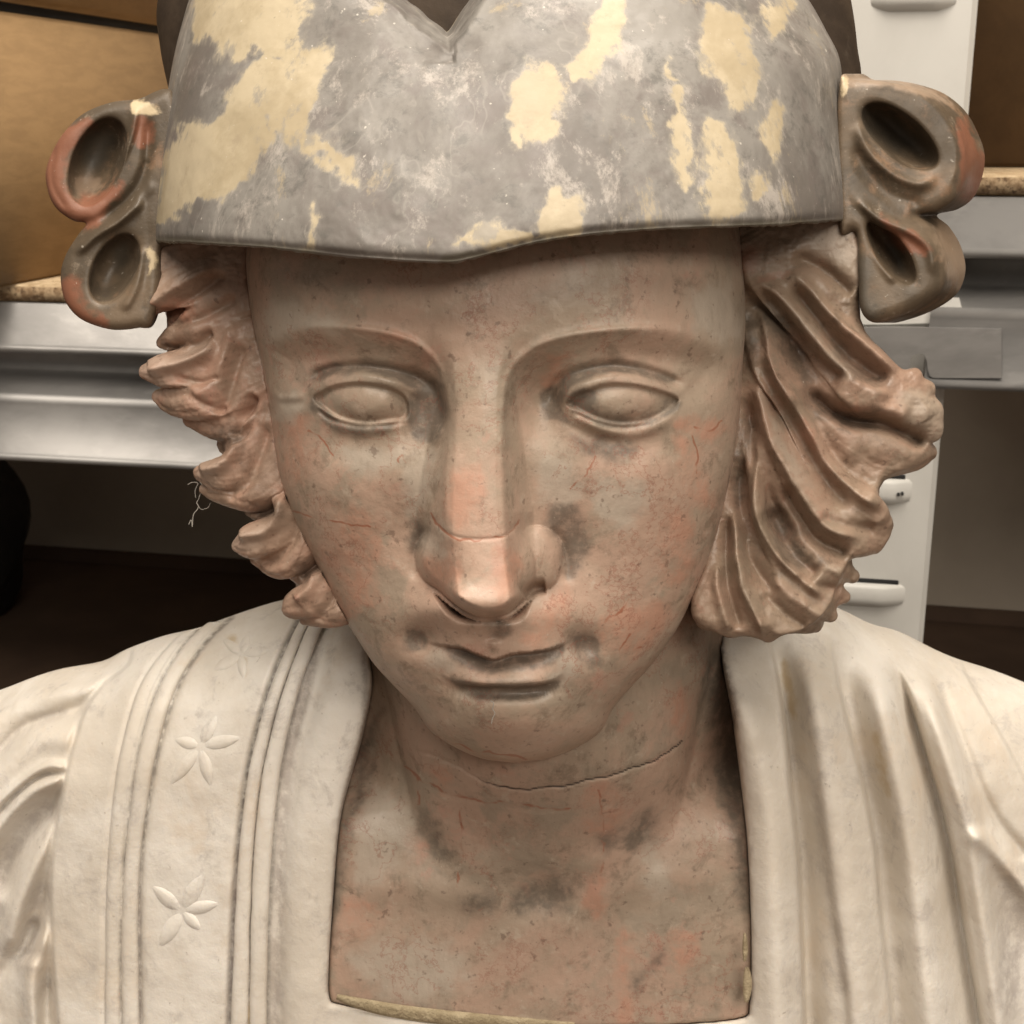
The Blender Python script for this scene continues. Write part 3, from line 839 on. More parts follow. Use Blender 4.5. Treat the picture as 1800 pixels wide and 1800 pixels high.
# joint across the nose
R.stroke([(757, 905), (775, 928), (800, 943), (840, 948), (880, 944), (900, 932), (912, 915)], 3.0, -2.2, 2, 0.05)
wav = vnoise(fx, fy, fD, 90) * 2.2 + vnoise(fx, fy, fD, 34) * 1.0 + vnoise(fx, fy, fD, 14) * 0.45
front = np.broadcast_to(sstep(0.02, 0.30, np.cos(th))[None, :], fx.shape)
fD2 = fD + (R.h + wav) * front
red = blobs(fx, fy, [[(500, 740), (550, 730), (556, 790), (530, 850), (500, 830), (490, 780)], [(600, 890), (650, 905), (665, 960), (650, 1060), (610, 1080), (585, 1020), (570, 960)],
                     [(790, 830), (845, 825), (840, 890), (800, 930), (782, 890)], [(775, 940), (800, 945), (800, 1050), (780, 1060), (745, 1010), (760, 970)],
                     [(880, 960), (915, 965), (920, 1000), (890, 1060), (870, 1070)], [(950, 1070), (990, 1030), (1000, 1060), (970, 1120), (920, 1130), (925, 1100)],
                     [(1195, 740), (1260, 735), (1285, 760), (1230, 770)], [(1215, 835), (1250, 850), (1240, 900), (1215, 880)], [(1060, 1080), (1150, 1060), (1180, 1080), (1120, 1150), (1060, 1140)],
                     [(1180, 900), (1225, 930), (1220, 1010), (1180, 1030), (1160, 960)], [(955, 680), (985, 650), (1000, 620), (960, 630)], [(660, 590), (720, 590), (735, 610), (690, 605)],
                     [(1195, 770), (1225, 790), (1215, 860), (1190, 840)]], 60)
pale = blobs(fx, fy, [[(715, 820), (760, 790), (765, 850), (735, 900), (715, 870)], [(960, 800), (1000, 820), (1020, 880), (980, 900), (950, 860)], [(745, 925), (775, 930), (770, 975), (745, 960)],
                      [(470, 545), (560, 540), (600, 580), (520, 578), (460, 600)], [(1210, 520), (1290, 500), (1300, 590), (1230, 580)],
                      [(490, 700), (530, 705), (520, 740), (490, 740)], [(770, 1140), (800, 1160), (790, 1190), (755, 1180)], [(975, 1145), (1015, 1150), (1000, 1190), (965, 1190)],
                      [(600, 780), (700, 790), (690, 830), (620, 830)], [(1050, 840), (1140, 860), (1120, 920), (1050, 900)]], 70)
grime_and_shade = blobs(fx, fy, [[(735, 690), (775, 690), (780, 755), (750, 770), (735, 740)], [(550, 655), (590, 642), (650, 640), (740, 662), (765, 690), (735, 692), (690, 668), (640, 652), (590, 656), (560, 668)],
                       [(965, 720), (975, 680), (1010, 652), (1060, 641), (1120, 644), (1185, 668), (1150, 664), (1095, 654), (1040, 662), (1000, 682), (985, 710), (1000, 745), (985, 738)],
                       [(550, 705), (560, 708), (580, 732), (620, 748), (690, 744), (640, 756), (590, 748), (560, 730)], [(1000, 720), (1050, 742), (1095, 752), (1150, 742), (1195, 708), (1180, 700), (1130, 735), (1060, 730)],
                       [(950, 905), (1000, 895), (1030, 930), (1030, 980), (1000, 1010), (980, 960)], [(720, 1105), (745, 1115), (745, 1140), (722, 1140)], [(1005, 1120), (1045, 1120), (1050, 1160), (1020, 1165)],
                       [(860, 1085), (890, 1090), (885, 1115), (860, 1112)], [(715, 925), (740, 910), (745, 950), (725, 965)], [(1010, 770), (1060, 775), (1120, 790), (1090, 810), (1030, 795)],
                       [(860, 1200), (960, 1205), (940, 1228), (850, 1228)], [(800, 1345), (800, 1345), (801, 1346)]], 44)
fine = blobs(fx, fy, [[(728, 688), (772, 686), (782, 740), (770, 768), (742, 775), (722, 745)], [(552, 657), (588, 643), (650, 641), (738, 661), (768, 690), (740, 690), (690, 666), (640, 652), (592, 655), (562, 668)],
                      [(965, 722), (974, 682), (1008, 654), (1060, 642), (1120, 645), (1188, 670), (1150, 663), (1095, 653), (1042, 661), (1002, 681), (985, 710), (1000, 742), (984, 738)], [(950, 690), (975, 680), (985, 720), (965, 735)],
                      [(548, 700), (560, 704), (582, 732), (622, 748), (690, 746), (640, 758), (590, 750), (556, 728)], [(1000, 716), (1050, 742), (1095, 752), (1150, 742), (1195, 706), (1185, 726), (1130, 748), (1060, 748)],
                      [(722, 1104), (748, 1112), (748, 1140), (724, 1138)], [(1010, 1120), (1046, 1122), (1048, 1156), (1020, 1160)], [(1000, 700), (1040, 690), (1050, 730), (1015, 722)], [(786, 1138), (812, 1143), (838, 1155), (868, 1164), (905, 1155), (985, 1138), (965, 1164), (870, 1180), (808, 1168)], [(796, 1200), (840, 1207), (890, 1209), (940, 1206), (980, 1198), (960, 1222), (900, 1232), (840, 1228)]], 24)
grime_and_shade = np.maximum(grime_and_shade, np.clip(fine * 1.35, 0, 1.0))  # lid grime, with the shade of the inner eye corners painted in
crack = np.zeros(fx.shape); rust = np.zeros(fx.shape)
def hair_line(arr, x, y, pts, w):
    xj = x + vnoise(x, y, x * 0 + 77, 24) * 5 + vnoise(x, y, x * 0 + 77, 9) * 2.5
    yj = y + vnoise(x, y, x * 0 + 177, 24) * 5 + vnoise(x, y, x * 0 + 177, 9) * 2.5
    d, t, s = line_dist(xj, yj, catmull(pts, 5))
    k = np.clip(0.8 + 0.8 * vnoise(x, y, x * 0 + 277, 18), 0.25 if arr is crack else 0, 1)
    np.maximum(arr, k * np.exp(-(d / (w * .8)) ** 2), out=arr)
hair_line(rust, fx, fy, [(757, 905), (775, 928), (800, 943), (840, 948), (880, 944), (900, 932), (912, 915)], 3.2)
for p in ([(520, 900), (560, 912), (610, 920), (650, 925)], [(545, 760), (570, 775), (585, 800)], [(1000, 860), (1030, 830), (1045, 800)]):
    hair_line(rust, fx, fy, p, 2.6)
for p in ([(1110, 1115), (1090, 1150), (1130, 1140)], [(1060, 1090), (1090, 1075), (1110, 1050)], [(1215, 770), (1230, 800), (1222, 830)], [(1270, 740), (1245, 760), (1220, 752)], [(700, 815), (707, 800), (715, 815)]):
    hair_line(rust, fx, fy, p, 3.0)
hair_line(rust, fx, fy, [(700, 1235), (760, 1290), (850, 1322), (930, 1330)], 3.0)
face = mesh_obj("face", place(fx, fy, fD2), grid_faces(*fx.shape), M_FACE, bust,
                dict(red=red, pale=pale, grime_and_shade=grime_and_shade, crack=crack, rust=rust))

# ---------------- neck and chest (one inset stone)
NECKLINE = catmull([(660, 960), (650, 1130), (655, 1200), (640, 1280), (615, 1370), (598, 1450), (586, 1600), (580, 1700), (581, 1752), (600, 1764), (700, 1782), (900, 1800), (1100, 1802), (1290, 1790), (1316, 1765), (1319, 1690), (1318, 1600), (1310, 1450), (1290, 1270), (1264, 1140), (1252, 960)], 4, True)
gx, gy = np.meshgrid(np.arange(520, 1400, 3.2), np.arange(960, 1930, 3.2))
nfk = catmull([(900, -232), (960, -235), (1100, -241), (1200, -252), (1270, -268), (1340, -295), (1390, -332), (1440, -382), (1500, -448), (1600, -530), (1950, -760)], 10)
nf = np.interp(gy, nfk[:, 0], nfk[:, 1])
hwk = np.interp(gy, [960, 1150, 1200, 1300, 1400, 1500, 1950], [292, 290, 285, 263, 240, 225, 215])
ua = np.abs(gx - 960) / hwk
u = np.clip(ua, 0, 1)
neck = nf + 300 * (np.sqrt(1 - u * u * 0.985) - 1) - 420 * np.maximum(ua - 1, 0)
chest = -490 + 10 * sstep(1400, 1800, gy) - 60 * ((gx - 950) / 420) ** 2 - 170 * sstep(1480, 1180, gy) - 90 * sstep(1520, 1240, gy) * sstep(150, 300, np.abs(gx - 958)) - 0.13 * np.where(gy > 1380, (gy - 1380) ** 2 / (gy - 1380 + 60), 0)
k = 110.0; h = np.clip(0.5 + 0.5 * (neck - chest) / k, 0, 1)
cD = chest * (1 - h) + neck * h + k * h * (1 - h)
R = Relief(gx, gy)
R.stroke([(715, 1350), (760, 1430), (830, 1510), (890, 1550)], 30, 10, 2, 0.2)
R.stroke([(1225, 1310), (1160, 1420), (1080, 1500), (1010, 1550)], 30, 12, 2, 0.2)
R.bump(955, 1568, 60, 42, -22); R.bump(750, 1470, 60, 36, -12, 35); R.bump(1120, 1460, 70, 34, -16, -35)
R.stroke([(900, 1600), (800, 1570), (700, 1560), (620, 1570)], 30, 10, 2, 0.2)
R.stroke([(1010, 1600), (1100, 1560), (1200, 1540), (1290, 1560)], 30, 9, 2, 0.2)
jt = [(735, 1318), (760, 1328), (790, 1339), (830, 1362), (880, 1383), (930, 1386), (980, 1382), (1030, 1372), (1080, 1360), (1130, 1344), (1175, 1322), (1200, 1300)]
jt = [(q_[0], q_[1]) for q_ in catmull(jt, 6)]
jt = [(x_ + 1.0 * math.sin(i_ * 1.7), y_ + 0.8 * math.sin(i_ * 1.9 + 1) + 1.5 * math.sin(i_ * 0.7)) for i_, (x_, y_) in enumerate(jt)]
R.stroke(jt, 2.6, -6, 2, 0.04, smooth=2)
R.stroke([(730, 1370), (790, 1398), (870, 1412), (950, 1425), (1010, 1420)], 5, -2, 2, 0.1)
R.h -= 420 * sstep(-2, 26, poly_sd(gx, gy, NECKLINE))
R.h += vnoise(gx, gy, cD, 100) * 3 + vnoise(gx, gy, cD, 36) * 1.3 + vnoise(gx, gy, cD, 15) * 0.5
crack = np.zeros(gx.shape); rust = np.zeros(gx.shape)
d, t, s_ = line_dist(gx, gy, jt); crack = np.exp(-(d / 2.2) ** 2) * sstep(0.05, 0.4, t)
for p in ([(715, 1345), (735, 1372), (738, 1410)], [(738, 1372), (790, 1395), (880, 1412), (1000, 1422)], [(1062, 1480), (1060, 1520), (1052, 1560)], [(808, 1420), (812, 1500), (800, 1560)],
          [(1055, 1390), (1060, 1440), (1058, 1480)]):
    hair_line(rust, gx, gy, p, 3.0)
red = blobs(gx, gy, [[(1035, 1390), (1080, 1385), (1095, 1430), (1070, 1490), (1040, 1470)], [(715, 1470), (750, 1480), (745, 1520), (720, 1500)], [(610, 1590), (660, 1595), (660, 1640), (615, 1640)],
                     [(1180, 1200), (1205, 1220), (1200, 1290), (1175, 1260)], [(1035, 1530), (1060, 1540), (1055, 1610), (1035, 1590)], [(1085, 1650), (1110, 1640), (1110, 1790), (1085, 1790)],
                     [(1150, 1660), (1200, 1640), (1230, 1680), (1190, 1720)], [(750, 1350), (800, 1370), (780, 1390)]], 60)
pale = blobs(gx, gy, [[(640, 1400), (700, 1390), (720, 1470), (680, 1540), (620, 1560)], [(620, 1680), (760, 1650), (820, 1720), (700, 1760)], [(1130, 1500), (1160, 1480), (1180, 1560), (1140, 1560)]], 90)
grime_and_shade = blobs(gx, gy, [[(920, 1555), (980, 1550), (1005, 1580), (960, 1605), (900, 1590)], [(735, 1430), (760, 1450), (790, 1500), (770, 1510), (745, 1470)], [(1090, 1470), (1130, 1440), (1150, 1430), (1140, 1480), (1100, 1500)],
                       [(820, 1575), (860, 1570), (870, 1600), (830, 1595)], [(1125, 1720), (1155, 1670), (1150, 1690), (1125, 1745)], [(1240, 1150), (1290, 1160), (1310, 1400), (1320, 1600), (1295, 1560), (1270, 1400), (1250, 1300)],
                       [(590, 1480), (615, 1420), (640, 1300), (668, 1240), (660, 1300), (640, 1380), (605, 1480), (596, 1640), (584, 1640)], [(1050, 1480), (1090, 1470), (1060, 1500)]], 60)  # includes painted shade at the clavicles and in the throat hollow
neck_o = mesh_obj("neck_and_chest", place(gx, gy, cD + R.h), grid_faces(*gx.shape), M_NECK, bust, dict(red=red, pale=pale, grime_and_shade=grime_and_shade, crack=crack, rust=rust))

# ---------------- cap: crown and turned-up brim with a notch
T = table([(-520, 860, 900, -330, -340), (-500, 760, 1010, -230, -350), (-430, 560, 1220, -170, -370), (-300, 400, 1380, -150, -390), (-150, 312, 1465, -150, -400), (0, 277, 1496, -165, -405),
           (80, 281, 1507, -175, -405), (160, 297, 1512, -185, -405), (300, 330, 1470, -120, -405), (420, 360, 1440, -120, -405)], 160)
th = np.radians(np.linspace(-180, 180, 300))
x, y, D = shell(T[:, 1], T[:, 2], T[:, 0], T[:, 3], T[:, 4], th, 2.1, 340)
D = D + vnoise(x, y, D, 110) * 5
red = np.zeros(x.shape)
pale = blobs(x, y, [[(295, 60), (320, 60), (310, 160), (290, 150)], [(1480, 80), (1515, 80), (1515, 170), (1470, 150)]], 80)
cap = mesh_obj("cap_crown", place(x, y, D), grid_faces(*x.shape), M_CROWN, bust, dict(red=red, pale=pale, yellow=red, grime_and_shade=red))

yb_pts = catmull([(200, 414), (268, 422), (330, 425), (400, 429), (470, 434), (540, 441), (620, 450), (700, 456), (760, 459), (800, 459), (850, 448), (900, 435), (950, 423), (1000, 415), (1060, 408), (1130, 403), (1200, 399), (1350, 394), (1490, 384), (1560, 378)], 6)
T = table([(-430, 620, 1150, -330, -340), (-400, 560, 1200, -260, -330), (-300, 470, 1260, -120, -310), (-150, 385, 1310, -10, -300), (-60, 350, 1358, 50, -296), (0, 333, 1397, 84, -292), (20, 327, 1420, 95, -290), (80, 311, 1452, 122, -288), (140, 299, 1477, 150, -286),
           (230, 286, 1481, 184, -284), (330, 274, 1487, 216, -282), (400, 269, 1490, 236, -280), (432, 268, 1490, 244, -280)], 330)
th = np.radians(np.r_[np.linspace(-100, -91, 6), np.linspace(-90, 90, 560), np.linspace(91, 100, 6)])
nexp = np.interp(T[:, 0], [-430, 0, 432], [2.0, 2.25, 2.5])
x, y, D = shell(T[:, 1], T[:, 2], T[:, 0], T[:, 3], T[:, 4], th, nexp, 900)
ybx = np.interp(x, yb_pts[:, 0], yb_pts[:, 1])
v = (T[:, 0] + 430) / (432 + 430)
y = -430 + (ybx + 430) * v[:, None]
R = Relief(x, y)
notch = poly_sd(x, y, [(790, 90), (683, 0), (430, -230), (430, -600), (1110, -600), (1110, -230), (850, 0)])
R.h += -340 * sstep(6, -34, notch + 3 * vnoise(x, y, x * 0, 20)) - 12 * np.exp(-((notch - 10) / 22) ** 2) * (x < 800) * (y < 110)
R.stroke([(660, -30), (740, 42), (788, 92)], 30, -16, 2, (0, 0.2), sides=(10, 44))
R.stroke([(875, -30), (822, 42), (792, 92)], 24, -12, 2, (0, 0.2), sides=(34, 10))
R.stroke([(720, 70), (790, 104), (850, 110), (900, 118)], 12, -3)
R.bump(800, 300, 400, 300, 14)
R.h += vnoise(x, y, D, 150) * 5 + vnoise(x, y, D, 55) * 2.2 + vnoise(x, y, D, 22) * 0.8 + vnoise(x, y, D, 9) * 0.35
edge = ybx - y
R.h += -9 * np.exp(-(edge / 9) ** 2) - 4 * np.exp(-(edge / 22) ** 2)
D = D + R.h * np.clip(np.cos(th) * 5, 0, 1)[None, :]
# roll under the lower edge and back to the brow
ex, ey, eD = [x], [y], [D]
jag = vnoise(x[-1], y[-1], D[-1], 11) * 1.6 + vnoise(x[-1], y[-1], D[-1], 30) * 1.6
for dy, dd in ((2.5, -6), (3.5, -14), (3.0, -50), (1.0, -120), (-6, -190)):
    ex.append(x[-1:]); ey.append(y[-1:] + dy + jag[None, :]); eD.append(D[-1:] + dd)
x, y, D = np.concatenate(ex), np.concatenate(ey), np.concatenate(eD)
yel = blobs(x + 9 * vnoise(x, y, y * 0 + 40, 34) + 5 * vnoise(x, y, y * 0 + 40, 13), y + 14 * vnoise(x, y, y * 0 + 90, 34) + 8 * vnoise(x, y, y * 0 + 90, 13), [[(350, -60), (540, -60), (548, 60), (520, 112), (470, 92), (440, 80), (405, 104), (372, 80), (352, 60)],
                   [(560, 85), (578, 108), (545, 190), (515, 250), (470, 218), (450, 300), (385, 345), (325, 375), (300, 405), (276, 395), (284, 320), (310, 265), (340, 212), (362, 235), (400, 205), (420, 145), (470, 100)],
                   [(525, 215), (575, 235), (605, 265), (622, 315), (590, 300), (540, 250)], [(898, 150), (925, 112), (945, 108), (985, 122), (988, 180), (982, 232), (955, 256), (930, 245), (902, 235), (892, 190)],
                   [(945, 372), (985, 345), (1015, 335), (1021, 385), (985, 412), (890, 436), (810, 446), (825, 425), (885, 395), (940, 408)],
                   [(1226, 15), (1300, 20), (1312, 78), (1342, 110), (1325, 170), (1292, 195), (1272, 140), (1235, 100)], [(1190, 150), (1212, 215), (1218, 300), (1212, 335), (1192, 300), (1182, 240)],
                   [(1236, 228), (1282, 216), (1300, 300), (1302, 372), (1262, 384), (1240, 330), (1228, 280)], [(1100, -40), (1098, 55), (1052, 122), (1010, 134), (1000, 112), (1042, 62), (1072, -10)],
                   [(1338, 20), (1386, 0), (1392, 45), (1365, 60)], [(1318, 312), (1342, 300), (1338, 338), (1320, 345)], [(1172, 92), (1184, 95), (1188, 128), (1178, 122)], [(541, 360), (552, 360), (551, 425), (540, 425)],
                   [(1345, 200), (1375, 180), (1390, 230), (1360, 280)]], 60)
grime_and_shade = blobs(x, y, [[(780, 448), (860, 440), (940, 422), (1060, 404), (1200, 396), (1490, 384), (1490, 420), (1200, 420), (1060, 420), (940, 440), (790, 466)], [(268, 418), (540, 436), (540, 460), (268, 440)]], 26)
brim = mesh_obj("cap_brim", place(x, y, D), grid_faces(*x.shape), M_CAP, bust, dict(yellow=yel, grime_and_shade=grime_and_shade))

# ---------------- side scrolls
def scroll(lo, hi, outline, D0, D1, shear, bowls, ridges, cuts, rnd, red, pale, yellow, grime_and_shade, strokes=()):
    f = Field(lo, hi, 2.6)
    sl, X, Y, Z = f.box(lo, hi)
    X2 = np.broadcast_to(X, np.broadcast_shapes(X.shape, Y.shape, (1, 1, 1))); 
    c = catmull(outline, 5, True)
    # 2-D outline distance once on a padded plane, then sheared with depth
    xs = np.arange(lo[0] - 90, hi[0] + 90, 2.6); GX, GY = np.meshgrid(xs, f.ax[1], indexing='ij')
    sd = poly_sd(GX, GY, c)
    Zs = f.ax[2]
    for k, zz in enumerate(Zs):
        off = shear * (D0 - zz)
        xi = np.clip((f.ax[0] - off - xs[0]) / 2.6, 0, len(xs) - 1.001)
        i0 = xi.astype(int); fr = (xi - i0)[:, None]
        s2 = sd[i0] * (1 - fr) + sd[i0 + 1] * fr
        q = max(zz - D0, D1 - zz)
        a = s2 + rnd; b = q + rnd
        f.f[:, :, k] = np.hypot(np.maximum(a, 0), max(b, 0)) + np.minimum(np.maximum(a, b), 0) - rnd
    for cx, cy, rx, ry, rot, dep in bowls:
        r = math.radians(rot); cs, sn = math.cos(r), math.sin(r)
        dx, dy, dz = X - cx, Y - cy, Z - (D0 + 6)
        uu = (dx * cs + dy * sn) / rx; vv = (-dx * sn + dy * cs) / ry; ww = dz / dep
        q = np.sqrt(uu * uu + vv * vv + ww * ww)
        f.cut(sl, (q - 1) * min(rx, ry), 9)
    for p in ridges: f.lock(p, 9)
    for p in cuts:
        g = Field(lo, hi, 2.6); g.lock(p, 0)
        f.cut(sl, g.f, 7)
    v, q = f.mesh()
    vx, vy, vd = v.T
    R = Relief(vx, vy)
    for p, w, a, sd in strokes: R.stroke(p, w, a, 2, (0.15, 0.15), sides=sd)
    vd = vd + R.h * sstep(D0 - 60, D0 - 25, vd) + vnoise(vx, vy, vd, 40) * 1.5; vx = vx + vnoise(vx, vy, vd + 99, 40) * 1.5
    o = mesh_obj("scroll", place(vx, vy, vd), q, M_SCROLL, bust,
                 dict(red=blobs(vx, vy, red, 40) if red else vx * 0, pale=blobs(vx, vy, pale, 40) if pale else vx * 0, yellow=blobs(vx, vy, yellow, 31) if yellow else vx * 0, grime_and_shade=blobs(vx, vy, grime_and_shade, 50) if grime_and_shade else vx * 0))
    return o
sc = scroll((60, 150, -360), (330, 620, -120),
       [(310, 172), (240, 175), (190, 181), (142, 203), (102, 245), (81, 295), (84, 335), (100, 368), (128, 388), (151, 393), (137, 412), (116, 445), (106, 485), (112, 525), (132, 553), (160, 570), (200, 580), (240, 576), (266, 570), (282, 500), (284, 440), (312, 405)],
       -165, -330, 0.04, [(172, 284, 45, 82, 22, 85), (202, 472, 38, 66, 26, 78)],
       [[(262, 330, -170, 9), (210, 380, -166, 10), (160, 415, -172, 9), (135, 440, -176, 6)]],
       [[(258, 290, -160, 9), (225, 340, -158, 10), (180, 382, -160, 9), (150, 396, -165, 8)], [(254, 180, -155, 4), (250, 300, -155, 6), (262, 420, -155, 8), (255, 540, -155, 8)]],
       20,
       [[(130, 215), (165, 225), (130, 270), (115, 330), (150, 360), (205, 325), (215, 345), (150, 395), (100, 380), (78, 320), (85, 260)], [(105, 480), (135, 490), (150, 540), (190, 560), (185, 585), (130, 560), (105, 520)], [(242, 215), (270, 215), (262, 260), (244, 255)]],
       [[(140, 330), (170, 320), (160, 350), (140, 350)]], [[(236, 178), (275, 178), (280, 198), (240, 200)], [(262, 440), (275, 440), (270, 480), (260, 475)]],
       [[(160, 230), (205, 235), (190, 290), (160, 300), (150, 260)], [(190, 430), (225, 425), (225, 470), (195, 480)]],
       [([(244, 182), (228, 250), (200, 318), (158, 362)], 7, 12, (5, 9)), ([(262, 200), (256, 290), (230, 345), (170, 392)], 9, -12, None), ([(256, 350), (215, 388), (165, 418), (130, 450)], 8, 10, None), ([(96, 250), (92, 320), (120, 372)], 5, -3, None), ([(248, 430), (240, 500), (215, 550)], 8, 8, None)])
sc['label'] = 'two-loop scroll with reddish rims on the left of the cap'
sc = scroll((1440, 110, -340), (1760, 620, -100),
       [(1468, 150), (1500, 141), (1560, 145), (1622, 165), (1664, 203), (1688, 255), (1690, 300), (1674, 345), (1645, 368), (1608, 378), (1630, 398), (1650, 432), (1658, 476), (1644, 515), (1604, 545), (1555, 563), (1525, 566), (1506, 540), (1502, 470), (1498, 410), (1468, 395)],
       -150, -300, 0.30, [(1582, 240, 82, 38, 40, 100), (1566, 442, 68, 26, 56, 85)],
       [[(1500, 340, -166, 14), (1550, 384, -160, 14), (1605, 408, -160, 12), (1640, 440, -168, 8)]],
       [[(1500, 290, -140, 8), (1540, 335, -142, 9), (1590, 372, -144, 8), (1640, 384, -150, 7), (1700, 380, -210, 7)], [(1484, 180, -140, 7), (1486, 300, -138, 9), (1494, 420, -138, 9)]],
       24,
       [[(1690, 210), (1725, 250), (1740, 310), (1700, 360), (1690, 300)], [(1548, 378), (1600, 400), (1635, 440), (1600, 440), (1560, 410)]],
       [[(1470, 130), (1600, 140), (1680, 190), (1650, 185), (1560, 150), (1480, 150)], [(1640, 385), (1700, 400), (1720, 480), (1680, 520), (1660, 450)]], [[(1482, 140), (1492, 140), (1490, 165), (1482, 170)]],
       [[(1520, 200), (1560, 205), (1600, 250), (1580, 280), (1540, 250)], [(1550, 390), (1580, 420), (1595, 470), (1570, 470)], [(1490, 400), (1520, 480), (1540, 560), (1490, 560)]],
       [([(1506, 212), (1526, 262), (1562, 300), (1612, 322), (1650, 310)], 8, 14, (6, 12)), ([(1500, 250), (1522, 300), (1570, 345), (1630, 360)], 12, -9, None), ([(1500, 146), (1570, 152), (1630, 175), (1672, 225), (1682, 290), (1664, 345)], 5, 5, (4, 8)),
        ([(1500, 345), (1545, 384), (1600, 408), (1636, 440), (1642, 490)], 9, 10, None), ([(1530, 400), (1545, 450), (1575, 500)], 8, 7, None)])
sc['label'] = 'two-loop scroll with pale outer edge on the right of the cap'

# ---------------- hair
def left_strokes(x, y):
    R = Relief(x, y)
    for p, w, a, sd in (
        ([(385, 462), (345, 488), (305, 512), (262, 542)], 14, 16, (8, 20)), ([(400, 478), (350, 512), (310, 536), (285, 548)], 9, -14, None),
        ([(376, 580), (340, 602), (300, 610), (276, 607)], 9, -26, (12, 7)), ([(385, 604), (348, 627), (303, 643), (258, 653)], 13, 22, (9, 22)), ([(370, 600), (335, 617), (292, 624)], 8, -18, None),
        ([(428, 600), (412, 650), (396, 700), (380, 735)], 10, -14, None), ([(415, 560), (400, 620), (370, 680), (330, 700)], 14, 12, None),
        ([(446, 690), (428, 735), (416, 770)], 9, -26, None), ([(440, 720), (425, 760), (414, 793), (395, 816), (350, 829)], 12, 22, (10, 18)), ([(398, 800), (380, 790), (360, 800)], 8, -12, None),
        ([(470, 740), (452, 800), (430, 850), (390, 866)], 12, -16, None), ([(500, 860), (495, 904), (471, 936), (418, 944)], 11, 20, (8, 18)), ([(486, 888), (464, 897), (440, 900)], 12, -24, None),
        ([(520, 900), (508, 950), (478, 985), (450, 984)], 12, -14, None), ([(560, 1000), (549, 1035), (520, 1058)], 11, 16, None), ([(560, 985), (538, 998), (522, 1010)], 10, -20, None), ([(590, 1030), (575, 1062), (550, 1084)], 9, -14, None),
        ([(330, 690), (360, 712), (392, 722)], 7, -10, None), ([(300, 660), (350, 672), (390, 662)], 6, -9, None), ([(420, 520), (380, 545), (330, 565), (295, 570)], 9, -12, None)):
        R.stroke(p, w, a, 1.7, (0.18, 0.10), sides=sd)
    return R.h
def right_strokes(x, y):
    R = Relief(x, y)
    for p, w, a, sd in (
        ([(1385, 470), (1425, 512), (1475, 566), (1520, 600), (1552, 630), (1575, 658)], 16, 26, (10, 20)),
        ([(1392, 450), (1437, 468), (1475, 498), (1500, 520)], 13, -24, None),
        ([(1385, 492), (1430, 553), (1475, 610), (1525, 650), (1566, 670)], 16, -34, (20, 14)),
        ([(1318, 486), (1370, 524), (1425, 586), (1466, 637), (1514, 676), (1570, 700)], 20, 30, (14, 30)),
        ([(1328, 502), (1370, 546), (1412, 598), (1450, 640), (1490, 672)], 20, -44, (12, 30)),
        ([(1410, 676), (1430, 698), (1464, 724), (1502, 741), (1552, 746), (1602, 770), (1630, 786)], 13, -52, (14, 10)),
        ([(1455, 690), (1500, 712), (1550, 722), (1600, 735)], 22, 16, None),
        ([(1328, 520), (1346, 580), (1354, 630), (1372, 676), (1405, 726), (1431, 772), (1448, 808), (1481, 845), (1528, 882), (1560, 896)], 15, 34, (26, 9)),
        ([(1390, 690), (1420, 725), (1446, 770), (1466, 810), (1500, 845), (1540, 868)], 18, -26, None),
        ([(1330, 620), (1356, 694), (1390, 744), (1420, 796), (1455, 850), (1500, 900)], 18, -24, None),
        ([(1326, 640), (1342, 730), (1360, 785), (1398, 853), (1433, 905), (1468, 934), (1518, 945)], 15, 26, (22, 10)),
        ([(1375, 850), (1410, 912), (1434, 947), (1468, 966), (1496, 978)], 12, -30, None),
        ([(1312, 690), (1330, 800), (1345, 860), (1372, 905), (1400, 950)], 14, -26, None),
        ([(1322, 745), (1333, 807), (1326, 877), (1333, 919), (1359, 965), (1388, 1000), (1422, 1028), (1450, 1054)], 11, 34, (22, 8)),
        ([(1352, 890), (1372, 945), (1402, 985), (1440, 1015)], 18, -34, None),
        ([(1305, 800), (1300, 880), (1310, 960), (1335, 1010), (1370, 1050)], 13, -24, None),
        ([(1292, 890), (1293, 958), (1303, 1028), (1324, 1075), (1347, 1120)], 11, 26, (16, 8)),
        ([(1352, 1015), (1410, 1062), (1458, 1092)], 13, 16, None),
        ([(1340, 1040), (1380, 1080), (1420, 1104)], 10, -16, None),
        ([(1278, 900), (1276, 990), (1284, 1050), (1302, 1110)], 9, -22, None),
        ([(1264, 985), (1262, 1028), (1272, 1078), (1285, 1110)], 9, 18, None),
        ([(1440, 905), (1490, 925), (1540, 928)], 10, -14, None), ([(1420, 985), (1460, 1000), (1500, 1012)], 14, 12, None), ([(1400, 1010), (1440, 1030), (1480, 1036)], 9, -14, None)):
        R.stroke(p, w, a, 1.7, (0.16, 0.10), sides=sd)
    R.bump(1400, 628, 30, 62, -22, -35); R.bump(1374, 942, 24, 50, -22, -30); R.bump(1530, 805, 60, 26, -16, 10)
    R.bump(1495, 795, 18, 18, 8); R.bump(1545, 800, 20, 16, 8)
    return R.h

